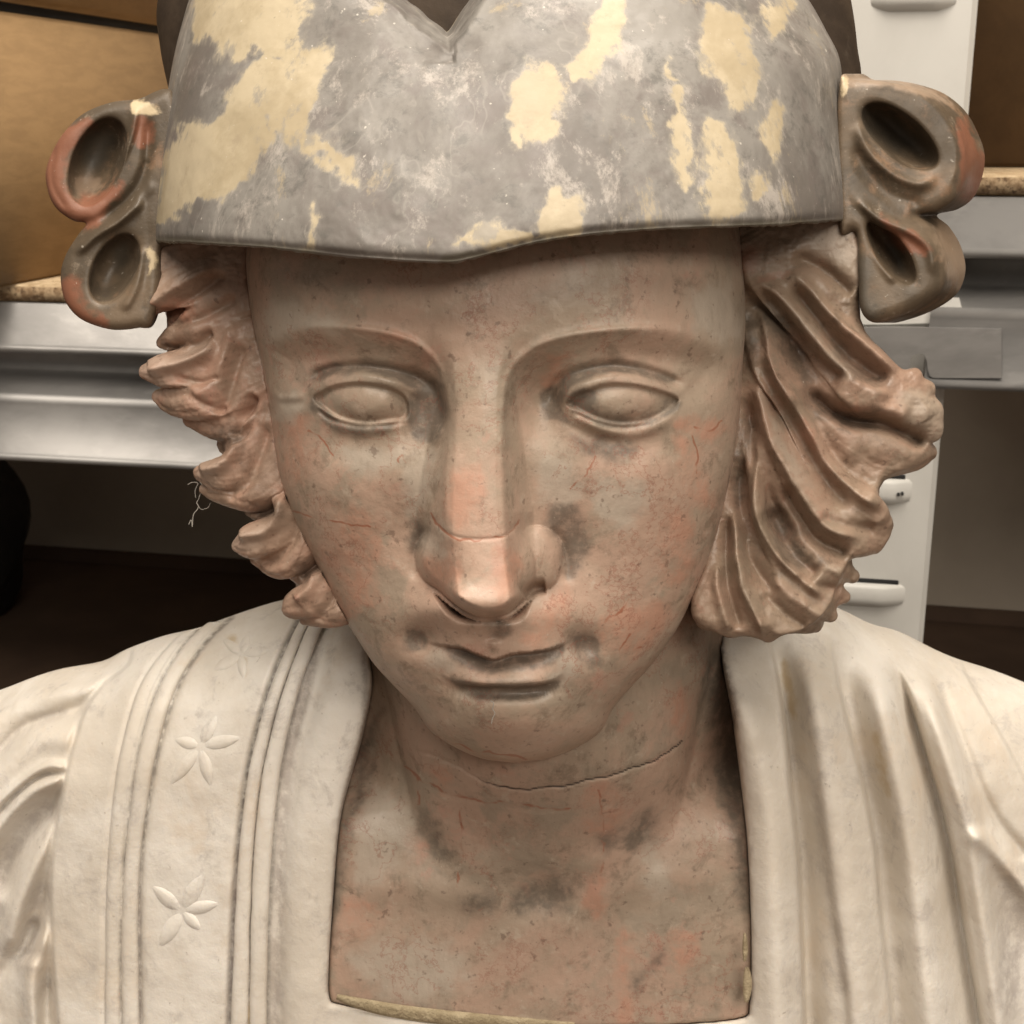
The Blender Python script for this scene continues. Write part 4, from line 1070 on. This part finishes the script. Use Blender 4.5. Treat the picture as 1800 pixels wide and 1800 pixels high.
def hair(lo, hi, base, bD0, bD1, locks, red, pale, grime_and_shade, extra=None, side=1):
    f = Field(lo, hi, 3.0)
    sl, X, Y, Z = f.box(lo, hi)
    c = catmull(base, 4, True)
    GX, GY = np.meshgrid(f.ax[0], f.ax[1], indexing='ij')
    sd = poly_sd(GX, GY, c)[:, :, None]
    a = sd + 20; b = np.maximum(Z - bD0(X, Y), bD1 - Z) + 20
    f.f[:] = np.hypot(np.maximum(a, 0), np.maximum(b, 0)) + np.minimum(np.maximum(a, b), 0) - 20
    for i, (p, g) in enumerate(locks):
        f.lock([(q[0], q[1], q[2] + (45 if side < 0 else 45 + (0 if q[3] < 23 else 4)), q[3] * (1.0 if side < 0 else 0.95)) for q in p], 9 if side < 0 else 18, 1.0, g, 3.2, 6, i * 0.9)
    if extra: extra(f, sl, X, Y, Z)
    # keep clear of the face, which stands in front of the hair
    Tf = table(FACE_ROWS, 400)
    edge = np.interp(f.ax[1], Tf[:, 0], Tf[:, 1] if side < 0 else Tf[:, 2])[None, :, None]
    into = (X - edge) if side < 0 else (edge - X)
    f.f[:] = np.maximum(f.f, np.minimum(into - 3.0, Z + 262))
    v, q = f.mesh()
    vx, vy, vd = v.T
    n1 = vnoise(vx, vy, vd, 30); n2 = vnoise(vx, vy, vd, 12)
    num = 0; den = 1e-9                      # strand field: its level lines run along the locks
    for i, (p, g) in enumerate(locks):
        d, t, s_ = line_dist(vx, vy, catmull(np.array(p)[:, :2], 4))
        w_ = 1.0 / (d + 6) ** 3
        num = num + w_ * i * 1.0; den = den + w_
    q_ = num / den + 0.10 * vnoise(vx, vy, vd, 60) + 0.04 * vnoise(vx, vy, vd, 22)
    am = np.clip(0.6 + 0.8 * vnoise(vx, vy, vd, 50), 0, 1.2)
    st = 2.6 * am * (np.abs(np.sin(q_ * math.pi * 2.3)) ** 0.7 - 0.6) + 1.7 * (np.abs(np.sin(q_ * math.pi * 6.1 + 1.0)) ** 0.7 - 0.6)
    st = st * (0.75 if side < 0 else 0.55)
    if side < 0: st = st + left_strokes(vx, vy) * sstep(-420, -340, vd)
    if side > 0: st = st + 1.0 * right_strokes(vx, vy) * sstep(-400, -330, vd)
    vd = vd + st; vx = vx + (0.5 * side * st if side < 0 else 0)
    vd = vd + n1 * 2.2 + n2 * 1.3 + 0.7 * vnoise(vx, vy, vd, 6); vx = vx + vnoise(vx, vy, vd + 300, 26) * 1.6
    return mesh_obj("hair", place(vx, vy, vd), q, M_HAIR if side < 0 else M_HAIR_B, bust,
                    dict(red=blobs(vx, vy, red, 50), pale=blobs(vx, vy, pale, 50), grime_and_shade=blobs(vx, vy, grime_and_shade, 60), crack=vx * 0, rust=vx * 0))
LL = [([(440, 440, -235, 26), (370, 444, -225, 32), (315, 452, -228, 32), (285, 462, -240, 24)], 4),
      ([(400, 500, -240, 34), (320, 505, -236, 36), (275, 520, -250, 26), (252, 545, -268, 13)], 4),
      ([(455, 462, -262, 34), (370, 478, -250, 42), (308, 508, -262, 34), (264, 540, -282, 16)], 5),
      ([(455, 520, -255, 34), (380, 552, -248, 38), (320, 585, -262, 26), (288, 604, -278, 13)], 5),
      ([(460, 590, -248, 42), (375, 628, -236, 46), (305, 650, -250, 36), (258, 653, -272, 15)], 6),
      ([(468, 650, -258, 42), (390, 690, -252, 46), (322, 702, -270, 34), (280, 697, -288, 14)], 6),
      ([(470, 700, -266, 38), (405, 742, -272, 36), (335, 738, -290, 14)], 5),
      ([(474, 740, -272, 34), (425, 782, -278, 26), (388, 785, -292, 11)], 4),
      ([(486, 735, -254, 30), (458, 800, -246, 40), (404, 834, -254, 36), (354, 832, -272, 15)], 6),
      ([(504, 820, -256, 38), (450, 862, -256, 38), (392, 864, -276, 24), (358, 860, -288, 9)], 5),
      ([(522, 862, -272, 32), (472, 895, -278, 26), (440, 898, -290, 11)], 4),
      ([(522, 850, -250, 20), (505, 918, -244, 32), (455, 950, -250, 34), (420, 958, -268, 14)], 6),
      ([(552, 930, -256, 32), (502, 984, -262, 34), (452, 982, -284, 13)], 5),
      ([(580, 990, -268, 30), (540, 1012, -278, 20), (518, 1012, -290, 10)], 3),
      ([(592, 1000, -250, 24), (564, 1045, -246, 34), (524, 1062, -256, 27), (506, 1070, -268, 13)], 5),
      ([(622, 1060, -258, 34), (578, 1080, -262, 25), (536, 1090, -278, 10)], 4)]
hl = hair((225, 375, -500), (680, 1140, -180),
     [(282, 400), (450, 400), (520, 700), (560, 880), (640, 1000), (670, 1110), (600, 1090), (548, 1072), (525, 1030), (485, 985), (465, 930), (425, 872), (405, 800), (372, 745), (322, 695), (294, 620), (294, 560), (280, 510)],
     lambda X, Y: -244 + 18 * np.exp(-((X - 400) / 90) ** 2) - 30 * sstep(330, 260, X) + 40 * sstep(560, 440, Y), -470, LL,
     [[(262, 530), (330, 520), (340, 550), (280, 560)], [(250, 640), (330, 640), (300, 680)]],
     [[(245, 620), (300, 620), (380, 600), (330, 650), (270, 690), (245, 660)], [(345, 820), (400, 800), (380, 850), (350, 850)], [(410, 940), (470, 930), (450, 970), (415, 970)], [(360, 470), (400, 450), (420, 470), (370, 490)]],
     [[(375, 750), (420, 745), (420, 775), (385, 780)], [(440, 885), (500, 885), (480, 905), (440, 902)], [(530, 990), (570, 990), (560, 1020), (530, 1020)], [(290, 445), (305, 445), (300, 470), (288, 468)]], None, -1)
hl['label'] = 'wavy carved locks on the left side of the face'
RL = [([(1310, 440, -250, 26), (1385, 420, -232, 36), (1450, 412, -226, 42), (1484, 424, -236, 38), (1496, 480, -244, 22)], 3),
      ([(1318, 462, -246, 24), (1382, 488, -228, 20), (1420, 520, -218, 19), (1470, 580, -216, 20), (1525, 630, -222, 20), (1575, 672, -238, 20)], 0),
      ([(1316, 474, -248, 24), (1362, 522, -222, 25), (1420, 592, -208, 27), (1476, 658, -206, 29), (1530, 705, -214, 34), (1600, 722, -238, 36), (1636, 722, -258, 20)], 4),
      ([(1440, 640, -252, 24), (1500, 690, -250, 24), (1580, 690, -255, 30), (1620, 690, -270, 22)], 3),
      ([(1340, 560, -276, 20), (1385, 650, -272, 26), (1445, 735, -268, 36), (1520, 785, -262, 46), (1594, 796, -268, 36), (1632, 795, -282, 16)], 3),
      ([(1322, 590, -256, 18), (1342, 650, -238, 20), (1392, 722, -220, 21), (1428, 792, -212, 22), (1476, 856, -214, 27), (1530, 892, -230, 27), (1552, 914, -248, 16)], 0),
      ([(1380, 760, -262, 22), (1420, 850, -252, 26), (1480, 910, -248, 30), (1540, 940, -256, 20), (1556, 925, -262, 14)], 4),
      ([(1320, 640, -268, 17), (1345, 740, -252, 19), (1386, 822, -240, 20), (1434, 900, -232, 26), (1496, 952, -240, 26), (1538, 962, -258, 13)], 0),
      ([(1312, 700, -275, 16), (1345, 820, -266, 18), (1400, 920, -266, 26), (1452, 985, -264, 30), (1498, 1012, -274, 15)], 4),
      ([(1318, 750, -268, 12), (1328, 850, -240, 14), (1342, 932, -228, 14), (1384, 1000, -224, 17), (1436, 1046, -234, 22), (1460, 1082, -252, 13)], 0),
      ([(1400, 1000, -258, 18), (1450, 1040, -262, 24), (1485, 1050, -274, 12)], 3),
      ([(1300, 880, -270, 11), (1300, 950, -250, 13), (1310, 1030, -238, 14), (1334, 1090, -238, 15), (1350, 1118, -250, 11)], 0),
      ([(1322, 960, -266, 14), (1362, 1042, -254, 24), (1408, 1086, -252, 25), (1434, 1100, -266, 13)], 4),
      ([(1278, 930, -278, 12), (1264, 1000, -264, 14), (1266, 1060, -256, 16), (1284, 1106, -262, 13)], 0),
      ([(1252, 1000, -290, 11), (1240, 1060, -280, 13), (1240, 1092, -284, 10)], 0)]
def rough(f, sl, X, Y, Z):          # broken end of the big lock and the flat cut block beside the cap
    rs = random.Random(5)
    for k in range(12):
        x, y = rs.uniform(1560, 1640), rs.uniform(660, 775)
        r = rs.uniform(13, 24)
        s2, a, b, c = f.box((x - 40, y - 40, -310), (x + 40, y + 40, -180))
        f.add(s2, (np.sqrt((a - x) ** 2 + (b - y) ** 2 + ((c + 190 + (x - 1560) * .3) ) ** 2) - r), 12)
hr = hair((1200, 370, -500), (1690, 1150, -170),
     [(1250, 390), (1492, 380), (1512, 560), (1560, 625), (1625, 700), (1625, 800), (1552, 846), (1540, 900), (1500, 970), (1455, 1060), (1425, 1098), (1350, 1120), (1240, 1105), (1215, 1050), (1250, 900), (1270, 700)],
     lambda X, Y: -216 + 32 * sstep(1310, 1400, X) - 40 * sstep(1570, 1690, X) + 40 * sstep(560, 440, Y) + 30 * sstep(900, 1060, Y), -470, RL,
     [[(1340, 440), (1320, 480), (1300, 470), (1310, 430)], [(1420, 740), (1440, 790), (1425, 790), (1405, 745)], [(1500, 700), (1530, 720), (1500, 730)]],
     [[(1400, 400), (1490, 395), (1500, 500), (1470, 470), (1420, 450)], [(1590, 690), (1650, 700), (1655, 770), (1600, 770)], [(1380, 530), (1420, 570), (1500, 660), (1470, 650), (1400, 580)], [(1340, 700), (1420, 850), (1380, 800)]],
     [[(1350, 885), (1385, 900), (1420, 970), (1440, 990), (1400, 1000), (1370, 950)], [(1420, 690), (1480, 725), (1540, 735), (1500, 750), (1440, 720)], [(1350, 560), (1385, 560), (1440, 680), (1400, 660)], [(1300, 540), (1330, 560), (1330, 640), (1305, 640)],
      [(1460, 600), (1520, 650), (1570, 680), (1500, 660)], [(1300, 760), (1320, 760), (1300, 880), (1285, 870)]], rough)
hr['label'] = 'long carved locks sweeping back on the right side of the face, one tip broken'

# ---------------- tunic
ys_pts = catmull([(-500, 1440), (-250, 1300), (-100, 1245), (0, 1213), (60, 1190), (110, 1175), (180, 1162), (225, 1140), (290, 1117), (350, 1103), (420, 1078), (500, 1054), (600, 1040), (900, 1030), (1300, 1040), (1440, 1060), (1480, 1072), (1530, 1096), (1580, 1110), (1640, 1140), (1680, 1157), (1740, 1176), (1800, 1199), (1950, 1260), (2300, 1440)], 4)
C1 = [(352, 1090), (300, 1130), (248, 1200), (216, 1300), (198, 1400), (190, 1500), (185, 1600), (183, 1800), (182, 1950)]
C2 = [(368, 1090), (318, 1140), (276, 1215), (246, 1310), (229, 1420), (218, 1530), (212, 1650), (214, 1800), (215, 1950)]
C3 = [(408, 1085), (362, 1130), (317, 1200), (286, 1290), (263, 1400), (250, 1500), (245, 1600), (247, 1800), (250, 1950)]
C4 = [(545, 1065), (517, 1110), (478, 1200), (447, 1310), (430, 1400), (418, 1520), (411, 1640), (405, 1800), (402, 1950)]
C5 = [(560, 1070), (535, 1115), (502, 1200), (474, 1300), (455, 1400), (445, 1520), (440, 1640), (438, 1800), (436, 1950)]
C6 = [(585, 1075), (563, 1115), (532, 1200), (505, 1300), (488, 1400), (478, 1520), (472, 1640), (470, 1800), (468, 1950)]
def tunic_relief(x, y):
    R = Relief(x, y)
    sdn = poly_sd(x, y, NECKLINE)
    R.h += -620 * sstep(4, -12, sdn) - 9 * np.exp(-(np.clip(sdn, 0, 99) / 9) ** 2)
    for c, w, a in ((C1, 5, -7), (C2, 4, -9), (C3, 6, -13), (C4, 8, -20), (C5, 5, -14), (C6, 8, -14)):
        R.stroke(c, w, a, 2, 0)
    R.stroke([(582, 1075), (560, 1190), (530, 1290), (507, 1390), (493, 1500), (487, 1650), (484, 1800), (482, 1950)], 17, -24, 2, 0)
    R.stroke([(630, 1100), (612, 1200), (585, 1300), (562, 1400), (545, 1500), (537, 1650), (535, 1950)], 40, 16, 2, 0)
    # left sleeve: lower than the band, gathered folds
    sv = catmull([(238, 1140), (228, 1172), (180, 1212), (150, 1262), (126, 1340), (114, 1400), (99, 1480), (94, 1560), (96, 1650), (100, 1720), (107, 1800), (120, 1950)], 5)
    d, t, s = line_dist(x, y, sv)
    lf = (s > 0) & (x < 260)
    R.h += np.where(lf, -20 * sstep(0, 9, d), 0)
    R2 = Relief(x, y)
    for p, w, a in (([(135, 1212), (60, 1228), (0, 1262), (-60, 1310)], 18, 16), ([(130, 1248), (50, 1275), (0, 1320), (-60, 1390)], 13, -20), ([(120, 1300), (60, 1305), (0, 1360), (-60, 1430)], 24, 14),
                    ([(118, 1350), (80, 1348), (30, 1382), (-30, 1440)], 9, 14), ([(116, 1358), (70, 1366), (20, 1404), (-30, 1460)], 6, -14), ([(112, 1368), (60, 1392), (10, 1440), (-40, 1510)], 14, 22),
                    ([(108, 1412), (60, 1442), (20, 1500), (-20, 1580)], 24, -34), ([(98, 1470), (60, 1530), (28, 1610), (20, 1690)], 20, 26), ([(80, 1560), (55, 1640), (45, 1700)], 22, -22),
                    ([(86, 1640), (60, 1690), (55, 1740), (62, 1800), (70, 1900)], 18, 24), ([(94, 1720), (84, 1760), (82, 1830), (84, 1930)], 16, -36), ([(20, 1690), (0, 1720), (-20, 1800)], 16, -20)):
        p0 = np.array(p, float); ext = p0[0] + (p0[0] - p0[1]) / np.linalg.norm(p0[0] - p0[1]) * 70
        R2.stroke([tuple(ext)] + p, w, a * 1.6, 2, (0.0, 0.14))
    R.h += np.where(lf, R2.h * sstep(2, 20, d), 0)
    # right folds
    for p, w, a, sd in (([(1275, 1120), (1310, 1250), (1348, 1400), (1360, 1500), (1366, 1650), (1370, 1800), (1372, 1950)], 40, 24, None),
                    ([(1348, 1090), (1374, 1200), (1386, 1300), (1396, 1400), (1407, 1500), (1414, 1650), (1419, 1800), (1424, 1950)], 12, -36, (30, 5)),
                    ([(1410, 1100), (1435, 1230), (1466, 1400), (1490, 1550), (1507, 1700), (1517, 1800), (1530, 1950)], 52, 28, None),
                    ([(1400, 1220), (1425, 1350), (1436, 1430), (1455, 1570), (1480, 1740), (1485, 1800), (1490, 1950)], 12, -8, (9, 26)),
                    ([(1462, 1110), (1477, 1190), (1495, 1267), (1518, 1367), (1541, 1480), (1553, 1600), (1566, 1720), (1573, 1800), (1585, 1950)], 20, -40, (34, 5)),
                    ([(1530, 1120), (1560, 1280), (1590, 1430), (1616, 1600), (1640, 1800), (1660, 1950)], 34, 20, None),
                    ([(1560, 1150), (1590, 1215), (1614, 1290), (1647, 1400), (1670, 1500), (1686, 1600), (1706, 1720), (1720, 1800), (1740, 1950)], 18, -34, (7, 26)),
                    ([(1600, 1150), (1635, 1240), (1672, 1350), (1704, 1460), (1724, 1580), (1746, 1720), (1757, 1800), (1770, 1950)], 22, 24, None),
                    ([(1700, 1450), (1750, 1500), (1800, 1560), (1850, 1620)], 16, 16, None),
                    ([(1640, 1180), (1690, 1300), (1740, 1420), (1800, 1500)], 10, -8, None)):
        R.stroke(p, w, a * 2.5, 2, (0.16, 0.0), sides=sd)
    R.bump(1782, 1620, 34, 110, -30, -12)
    sv = catmull([(1680, 1150), (1702, 1200), (1728, 1245), (1760, 1300), (1800, 1378), (1850, 1500), (1900, 1700), (1920, 1950)], 5)
    d, t, s = line_dist(x, y, sv)
    R.h += np.where((s < 0) & (x > 1660), -16 * sstep(0, 7, d), 0)
    return R.h
def tunic_D(x, y):
    ys = np.interp(x, ys_pts[:, 0], ys_pts[:, 1])
    Ry, RR = 270.0, 300.0
    D0 = -430 - 230 * (np.abs(x - 940) / 900) ** 2 - 0.16 * np.maximum(y - 1250, 0)
    t = np.clip((y - ys) / Ry, 0, 1)
    return D0 - RR * (1 - np.sqrt(np.clip(1 - (1 - t) ** 2, 0, 1)))
xs = np.r_[np.arange(-500, -60, 20), np.arange(-60, 1860, 3.2), np.arange(1860, 2301, 20)]
ph = np.r_[np.linspace(-90, -6, 30), np.linspace(-4, 88, 150)]
ys = np.interp(xs, ys_pts[:, 0], ys_pts[:, 1])
YY, DD = [], []
D0 = -430 - 230 * (np.abs(xs - 940) / 900) ** 2
for y_, d_ in ((1700, -40), (900, -20), (350, -5)):       # back of the body
    YY.append(ys + y_); DD.append(D0 - 640 + d_)
for p in ph:
    c, s = math.cos(math.radians(p)), math.sin(math.radians(p))
    y_ = ys + 270 * (1 - c); YY.append(y_)
    DD.append(D0 - 300 + 300 * s - 0.16 * np.maximum((y_ if p > 0 else ys) - 1250, 0))
y0 = ys + 270 * (1 - math.cos(math.radians(88)))
for t in np.linspace(0, 1, 240)[1:] ** 1.0:
    y_ = y0 + (1990 - y0) * t; YY.append(y_); DD.append(D0 - 0.16 * np.maximum(y_ - 1250, 0))
for t in (60, 160, 320, 600):
    YY.append(1990 + t + 0 * xs); DD.append(D0 - 130)
TX = np.broadcast_to(xs[None, :], (len(YY), len(xs))).copy(); TY = np.array(YY); TD = np.array(DD)
rel = tunic_relief(TX, TY)
rel[:3 + 30] = 0
rel += vnoise(TX, TY, TD, 120) * 5 + vnoise(TX, TY, TD, 45) * 2 + vnoise(TX, TY, TD, 18) * 0.7
TDr = TD + rel
grime_and_shade = np.zeros(TX.shape)
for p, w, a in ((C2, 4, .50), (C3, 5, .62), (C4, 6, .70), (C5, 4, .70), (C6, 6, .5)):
    d, t, s = line_dist(TX, TY, catmull(p, 5)); grime_and_shade = np.maximum(grime_and_shade, a * np.exp(-(d / w) ** 2))
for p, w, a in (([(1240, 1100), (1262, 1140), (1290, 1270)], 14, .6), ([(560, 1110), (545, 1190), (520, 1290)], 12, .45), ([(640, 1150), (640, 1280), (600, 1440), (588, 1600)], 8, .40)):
    d, t, s = line_dist(TX, TY, catmull(p, 5)); grime_and_shade = np.maximum(grime_and_shade, a * np.exp(-(d / w) ** 2))
grime_and_shade = np.maximum(grime_and_shade, blobs(TX, TY, [[(196, 1497), (200, 1497), (202, 1528), (198, 1526)], [(224, 1487), (229, 1490), (226, 1520), (219, 1522)]], 14))
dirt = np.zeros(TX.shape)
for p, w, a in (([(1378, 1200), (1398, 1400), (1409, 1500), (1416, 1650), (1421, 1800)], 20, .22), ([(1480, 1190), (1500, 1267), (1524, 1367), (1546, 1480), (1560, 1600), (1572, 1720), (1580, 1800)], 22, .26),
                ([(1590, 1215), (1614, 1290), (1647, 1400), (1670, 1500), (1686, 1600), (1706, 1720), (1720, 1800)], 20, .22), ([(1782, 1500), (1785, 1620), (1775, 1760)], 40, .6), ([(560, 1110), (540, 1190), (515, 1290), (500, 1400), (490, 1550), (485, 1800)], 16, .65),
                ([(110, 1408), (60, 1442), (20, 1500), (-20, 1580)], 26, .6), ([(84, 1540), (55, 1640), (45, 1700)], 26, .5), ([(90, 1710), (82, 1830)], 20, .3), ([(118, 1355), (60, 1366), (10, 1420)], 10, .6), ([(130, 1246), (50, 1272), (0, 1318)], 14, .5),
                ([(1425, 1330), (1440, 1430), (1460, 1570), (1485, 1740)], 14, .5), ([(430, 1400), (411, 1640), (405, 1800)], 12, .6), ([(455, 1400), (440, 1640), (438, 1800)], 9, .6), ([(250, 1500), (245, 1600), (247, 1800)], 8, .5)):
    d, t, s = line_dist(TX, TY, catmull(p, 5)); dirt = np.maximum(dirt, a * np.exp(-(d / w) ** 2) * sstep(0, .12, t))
yel = blobs(TX, TY, [[(405, 1120), (415, 1120), (413, 1130), (404, 1128)], [(438, 1755), (446, 1755), (446, 1830), (438, 1830)], [(1376, 1170), (1390, 1180), (1400, 1260), (1385, 1240)], [(1540, 1290), (1556, 1340), (1560, 1400), (1545, 1360)], [(420, 1160), (430, 1160), (425, 1185)]], 30)
tv = place(TX, TY, TDr)
tv[..., 2] = np.maximum(tv[..., 2], FLOOR_Z)
tunic = mesh_obj("tunic", tv, grid_faces(*TX.shape), M_TUNIC, bust, dict(grime_and_shade=grime_and_shade, yellow=yel, dirt=dirt))

# raised cords beside the flowered band
def cord(ca, cb, h, name="trim_cord"):
    a = catmull(ca, 10); b = catmull(cb, 10)
    m = 200
    ya = np.linspace(max(a[0, 1], b[0, 1]), 1950, m)
    xa = np.interp(ya, a[:, 1], a[:, 0]); xb = np.interp(ya, b[:, 1], b[:, 0])
    mid = (xa + xb) / 2; yy = np.maximum(ya, np.interp(mid, ys_pts[:, 0], ys_pts[:, 1]) + 3)
    ang = np.linspace(-90, 90, 13)
    X = []; Y = []; D = []
    for q in np.radians(ang):
        sx = math.copysign(abs(math.sin(q)) ** 0.8, math.sin(q)) * 0.47
        X.append(mid + sx * (xb - xa) + 1.0 * vnoise(yy, yy * 0, yy * 0 + 5, 40)); Y.append(yy); D.append(tunic_D(mid, yy) - 16 + (16 + h) * abs(math.cos(q)) ** 0.7 + vnoise(yy, mid * 0, yy * 0, 30) * 0.8 * math.cos(q))
    X, Y, D = (np.array(v).T for v in (X, Y, D))
    g = np.zeros(X.shape)
    mesh_obj(name, place(X, Y, D), grid_faces(*X.shape), M_TUNIC, tunic, dict(grime_and_shade=g, yellow=g * 0))
cord(C1, C2, 5); cord(C2, C3, 6); cord(C4, C5, 5); cord(C5, C6, 5)

# five-petalled flowers cut on the band
def petal(cx, cy, ang, ln, wd, h, parent):
    na, nb = 22, 11
    t = np.linspace(0, 1, na)[:, None]; s = np.linspace(-1, 1, nb)[None, :]
    half = wd * np.power(np.sin(np.pi * np.power(t, 0.85)), 0.8) * 0.5
    L = t * ln; W = s * half
    a = math.radians(ang); ca, sa = math.cos(a), math.sin(a)
    X = cx + L * ca - W * sa; Y = cy + L * sa + W * ca
    D = tunic_D(X, Y) + vnoise(X, Y, tunic_D(X, Y), 120) * 5 + vnoise(X, Y, tunic_D(X, Y), 45) * 2 - 4 + (h + 4) * np.power(np.clip(1 - np.abs(s), 0, 1), 0.5) * np.sin(np.pi * t) ** 0.6 - 1.5 * np.exp(-(s / .15) ** 2)
    return mesh_obj("petal", place(X, Y, D), grid_faces(na, nb), M_TUNIC, parent, dict(grime_and_shade=X * 0, yellow=X * 0))
for cx, cy, pet in ((320, 1602, [(-60, 82, 34), (0 - 12, 72, 28), (122, 78, 34), (45, 50, 24), (-140, 74, 30)]), (352, 1312, [(-62, 66, 26), (-12, 78, 28), (75, 78, 26), (128, 92, 28), (-165, 50, 26)]), (424, 1150, [(-70, 40, 20), (-10, 56, 22), (85, 46, 20), (150, 60, 24), (-140, 44, 20)])):
    for an, ln, wd in pet: petal(cx, cy, an, ln, wd, 6.5, tunic)

# yellowed putty filling the neckline seam
def putty(pts, w, name="seam_putty"):
    c = catmull(pts, 8); n = len(c)
    nrm = np.gradient(c, axis=0); nrm = np.stack([-nrm[:, 1], nrm[:, 0]], 1); nrm /= np.linalg.norm(nrm, axis=1)[:, None]
    s = np.linspace(-1, 1, 9)
    tp = np.sin(np.pi * np.linspace(0.04, 0.96, n)) ** 0.5
    X = c[:, :1] + nrm[:, :1] * s * w * tp[:, None]; Y = c[:, 1:] + nrm[:, 1:] * s * w * tp[:, None]
    D = -434 - 0.16 * (Y - 1250) - 8 + 8 * np.sqrt(1 - s ** 2)[None, :] + vnoise(X, Y, X * 0, 9) * 2 - 0.25 * np.maximum(0, np.abs(X - 940) - 360)
    mesh_obj(name, place(X, Y, D), grid_faces(*X.shape), M_PUTTY, bust)
putty([(592, 1752), (640, 1766), (720, 1781), (820, 1792), (920, 1799), (1010, 1801)], 13)
putty([(1313, 1700), (1314, 1730), (1312, 1762)], 8)
putty([(1309, 1640), (1310, 1668), (1309, 1690)], 5)

# ---------------- dust threads
def thread(segs, D, name, label, wid=1.2):
    V = []; Fc = []
    for p in segs:
        c = catmull(p, 5)
        for i, (px, py) in enumerate(c):
            j = min(i + 1, len(c) - 1); k = max(i - 1, 0)
            tx, ty = c[j] - c[k]; l = math.hypot(tx, ty) + 1e-6
            n0 = len(V)
            for a in range(4):
                q = math.pi / 2 * a
                V.append(place(px - ty / l * wid * math.cos(q), py + tx / l * wid * math.cos(q), D + wid * math.sin(q)))
            if i: Fc += [[n0 - 4 + a, n0 - 4 + (a + 1) % 4, n0 + (a + 1) % 4, n0 + a] for a in range(4)]
    o = mesh_obj(name, V, Fc, M_WEB)
    if label: tag(o, label, "cobweb")
    return o
thread([[(330, 852), (338, 848), (348, 850), (343, 862), (344, 875)], [(350, 845), (356, 855), (352, 862)], [(345, 884), (349, 890), (346, 897)], [(358, 895), (366, 892), (370, 884)], [(332, 922), (336, 914), (338, 926)], [(352, 868), (349, 878), (346, 884), (352, 894), (358, 896)],
        [(338, 926), (340, 905), (346, 897)]],
       -285, "cobweb", "wisp of dusty cobweb hanging from the hair tips on the left", 0.75)
thread([[(862, 1232), (868, 1236), (866, 1246), (870, 1254), (866, 1262), (864, 1272)]], -38, "cobweb", "thin dust thread hanging on the chin under the lower lip", 0.8)
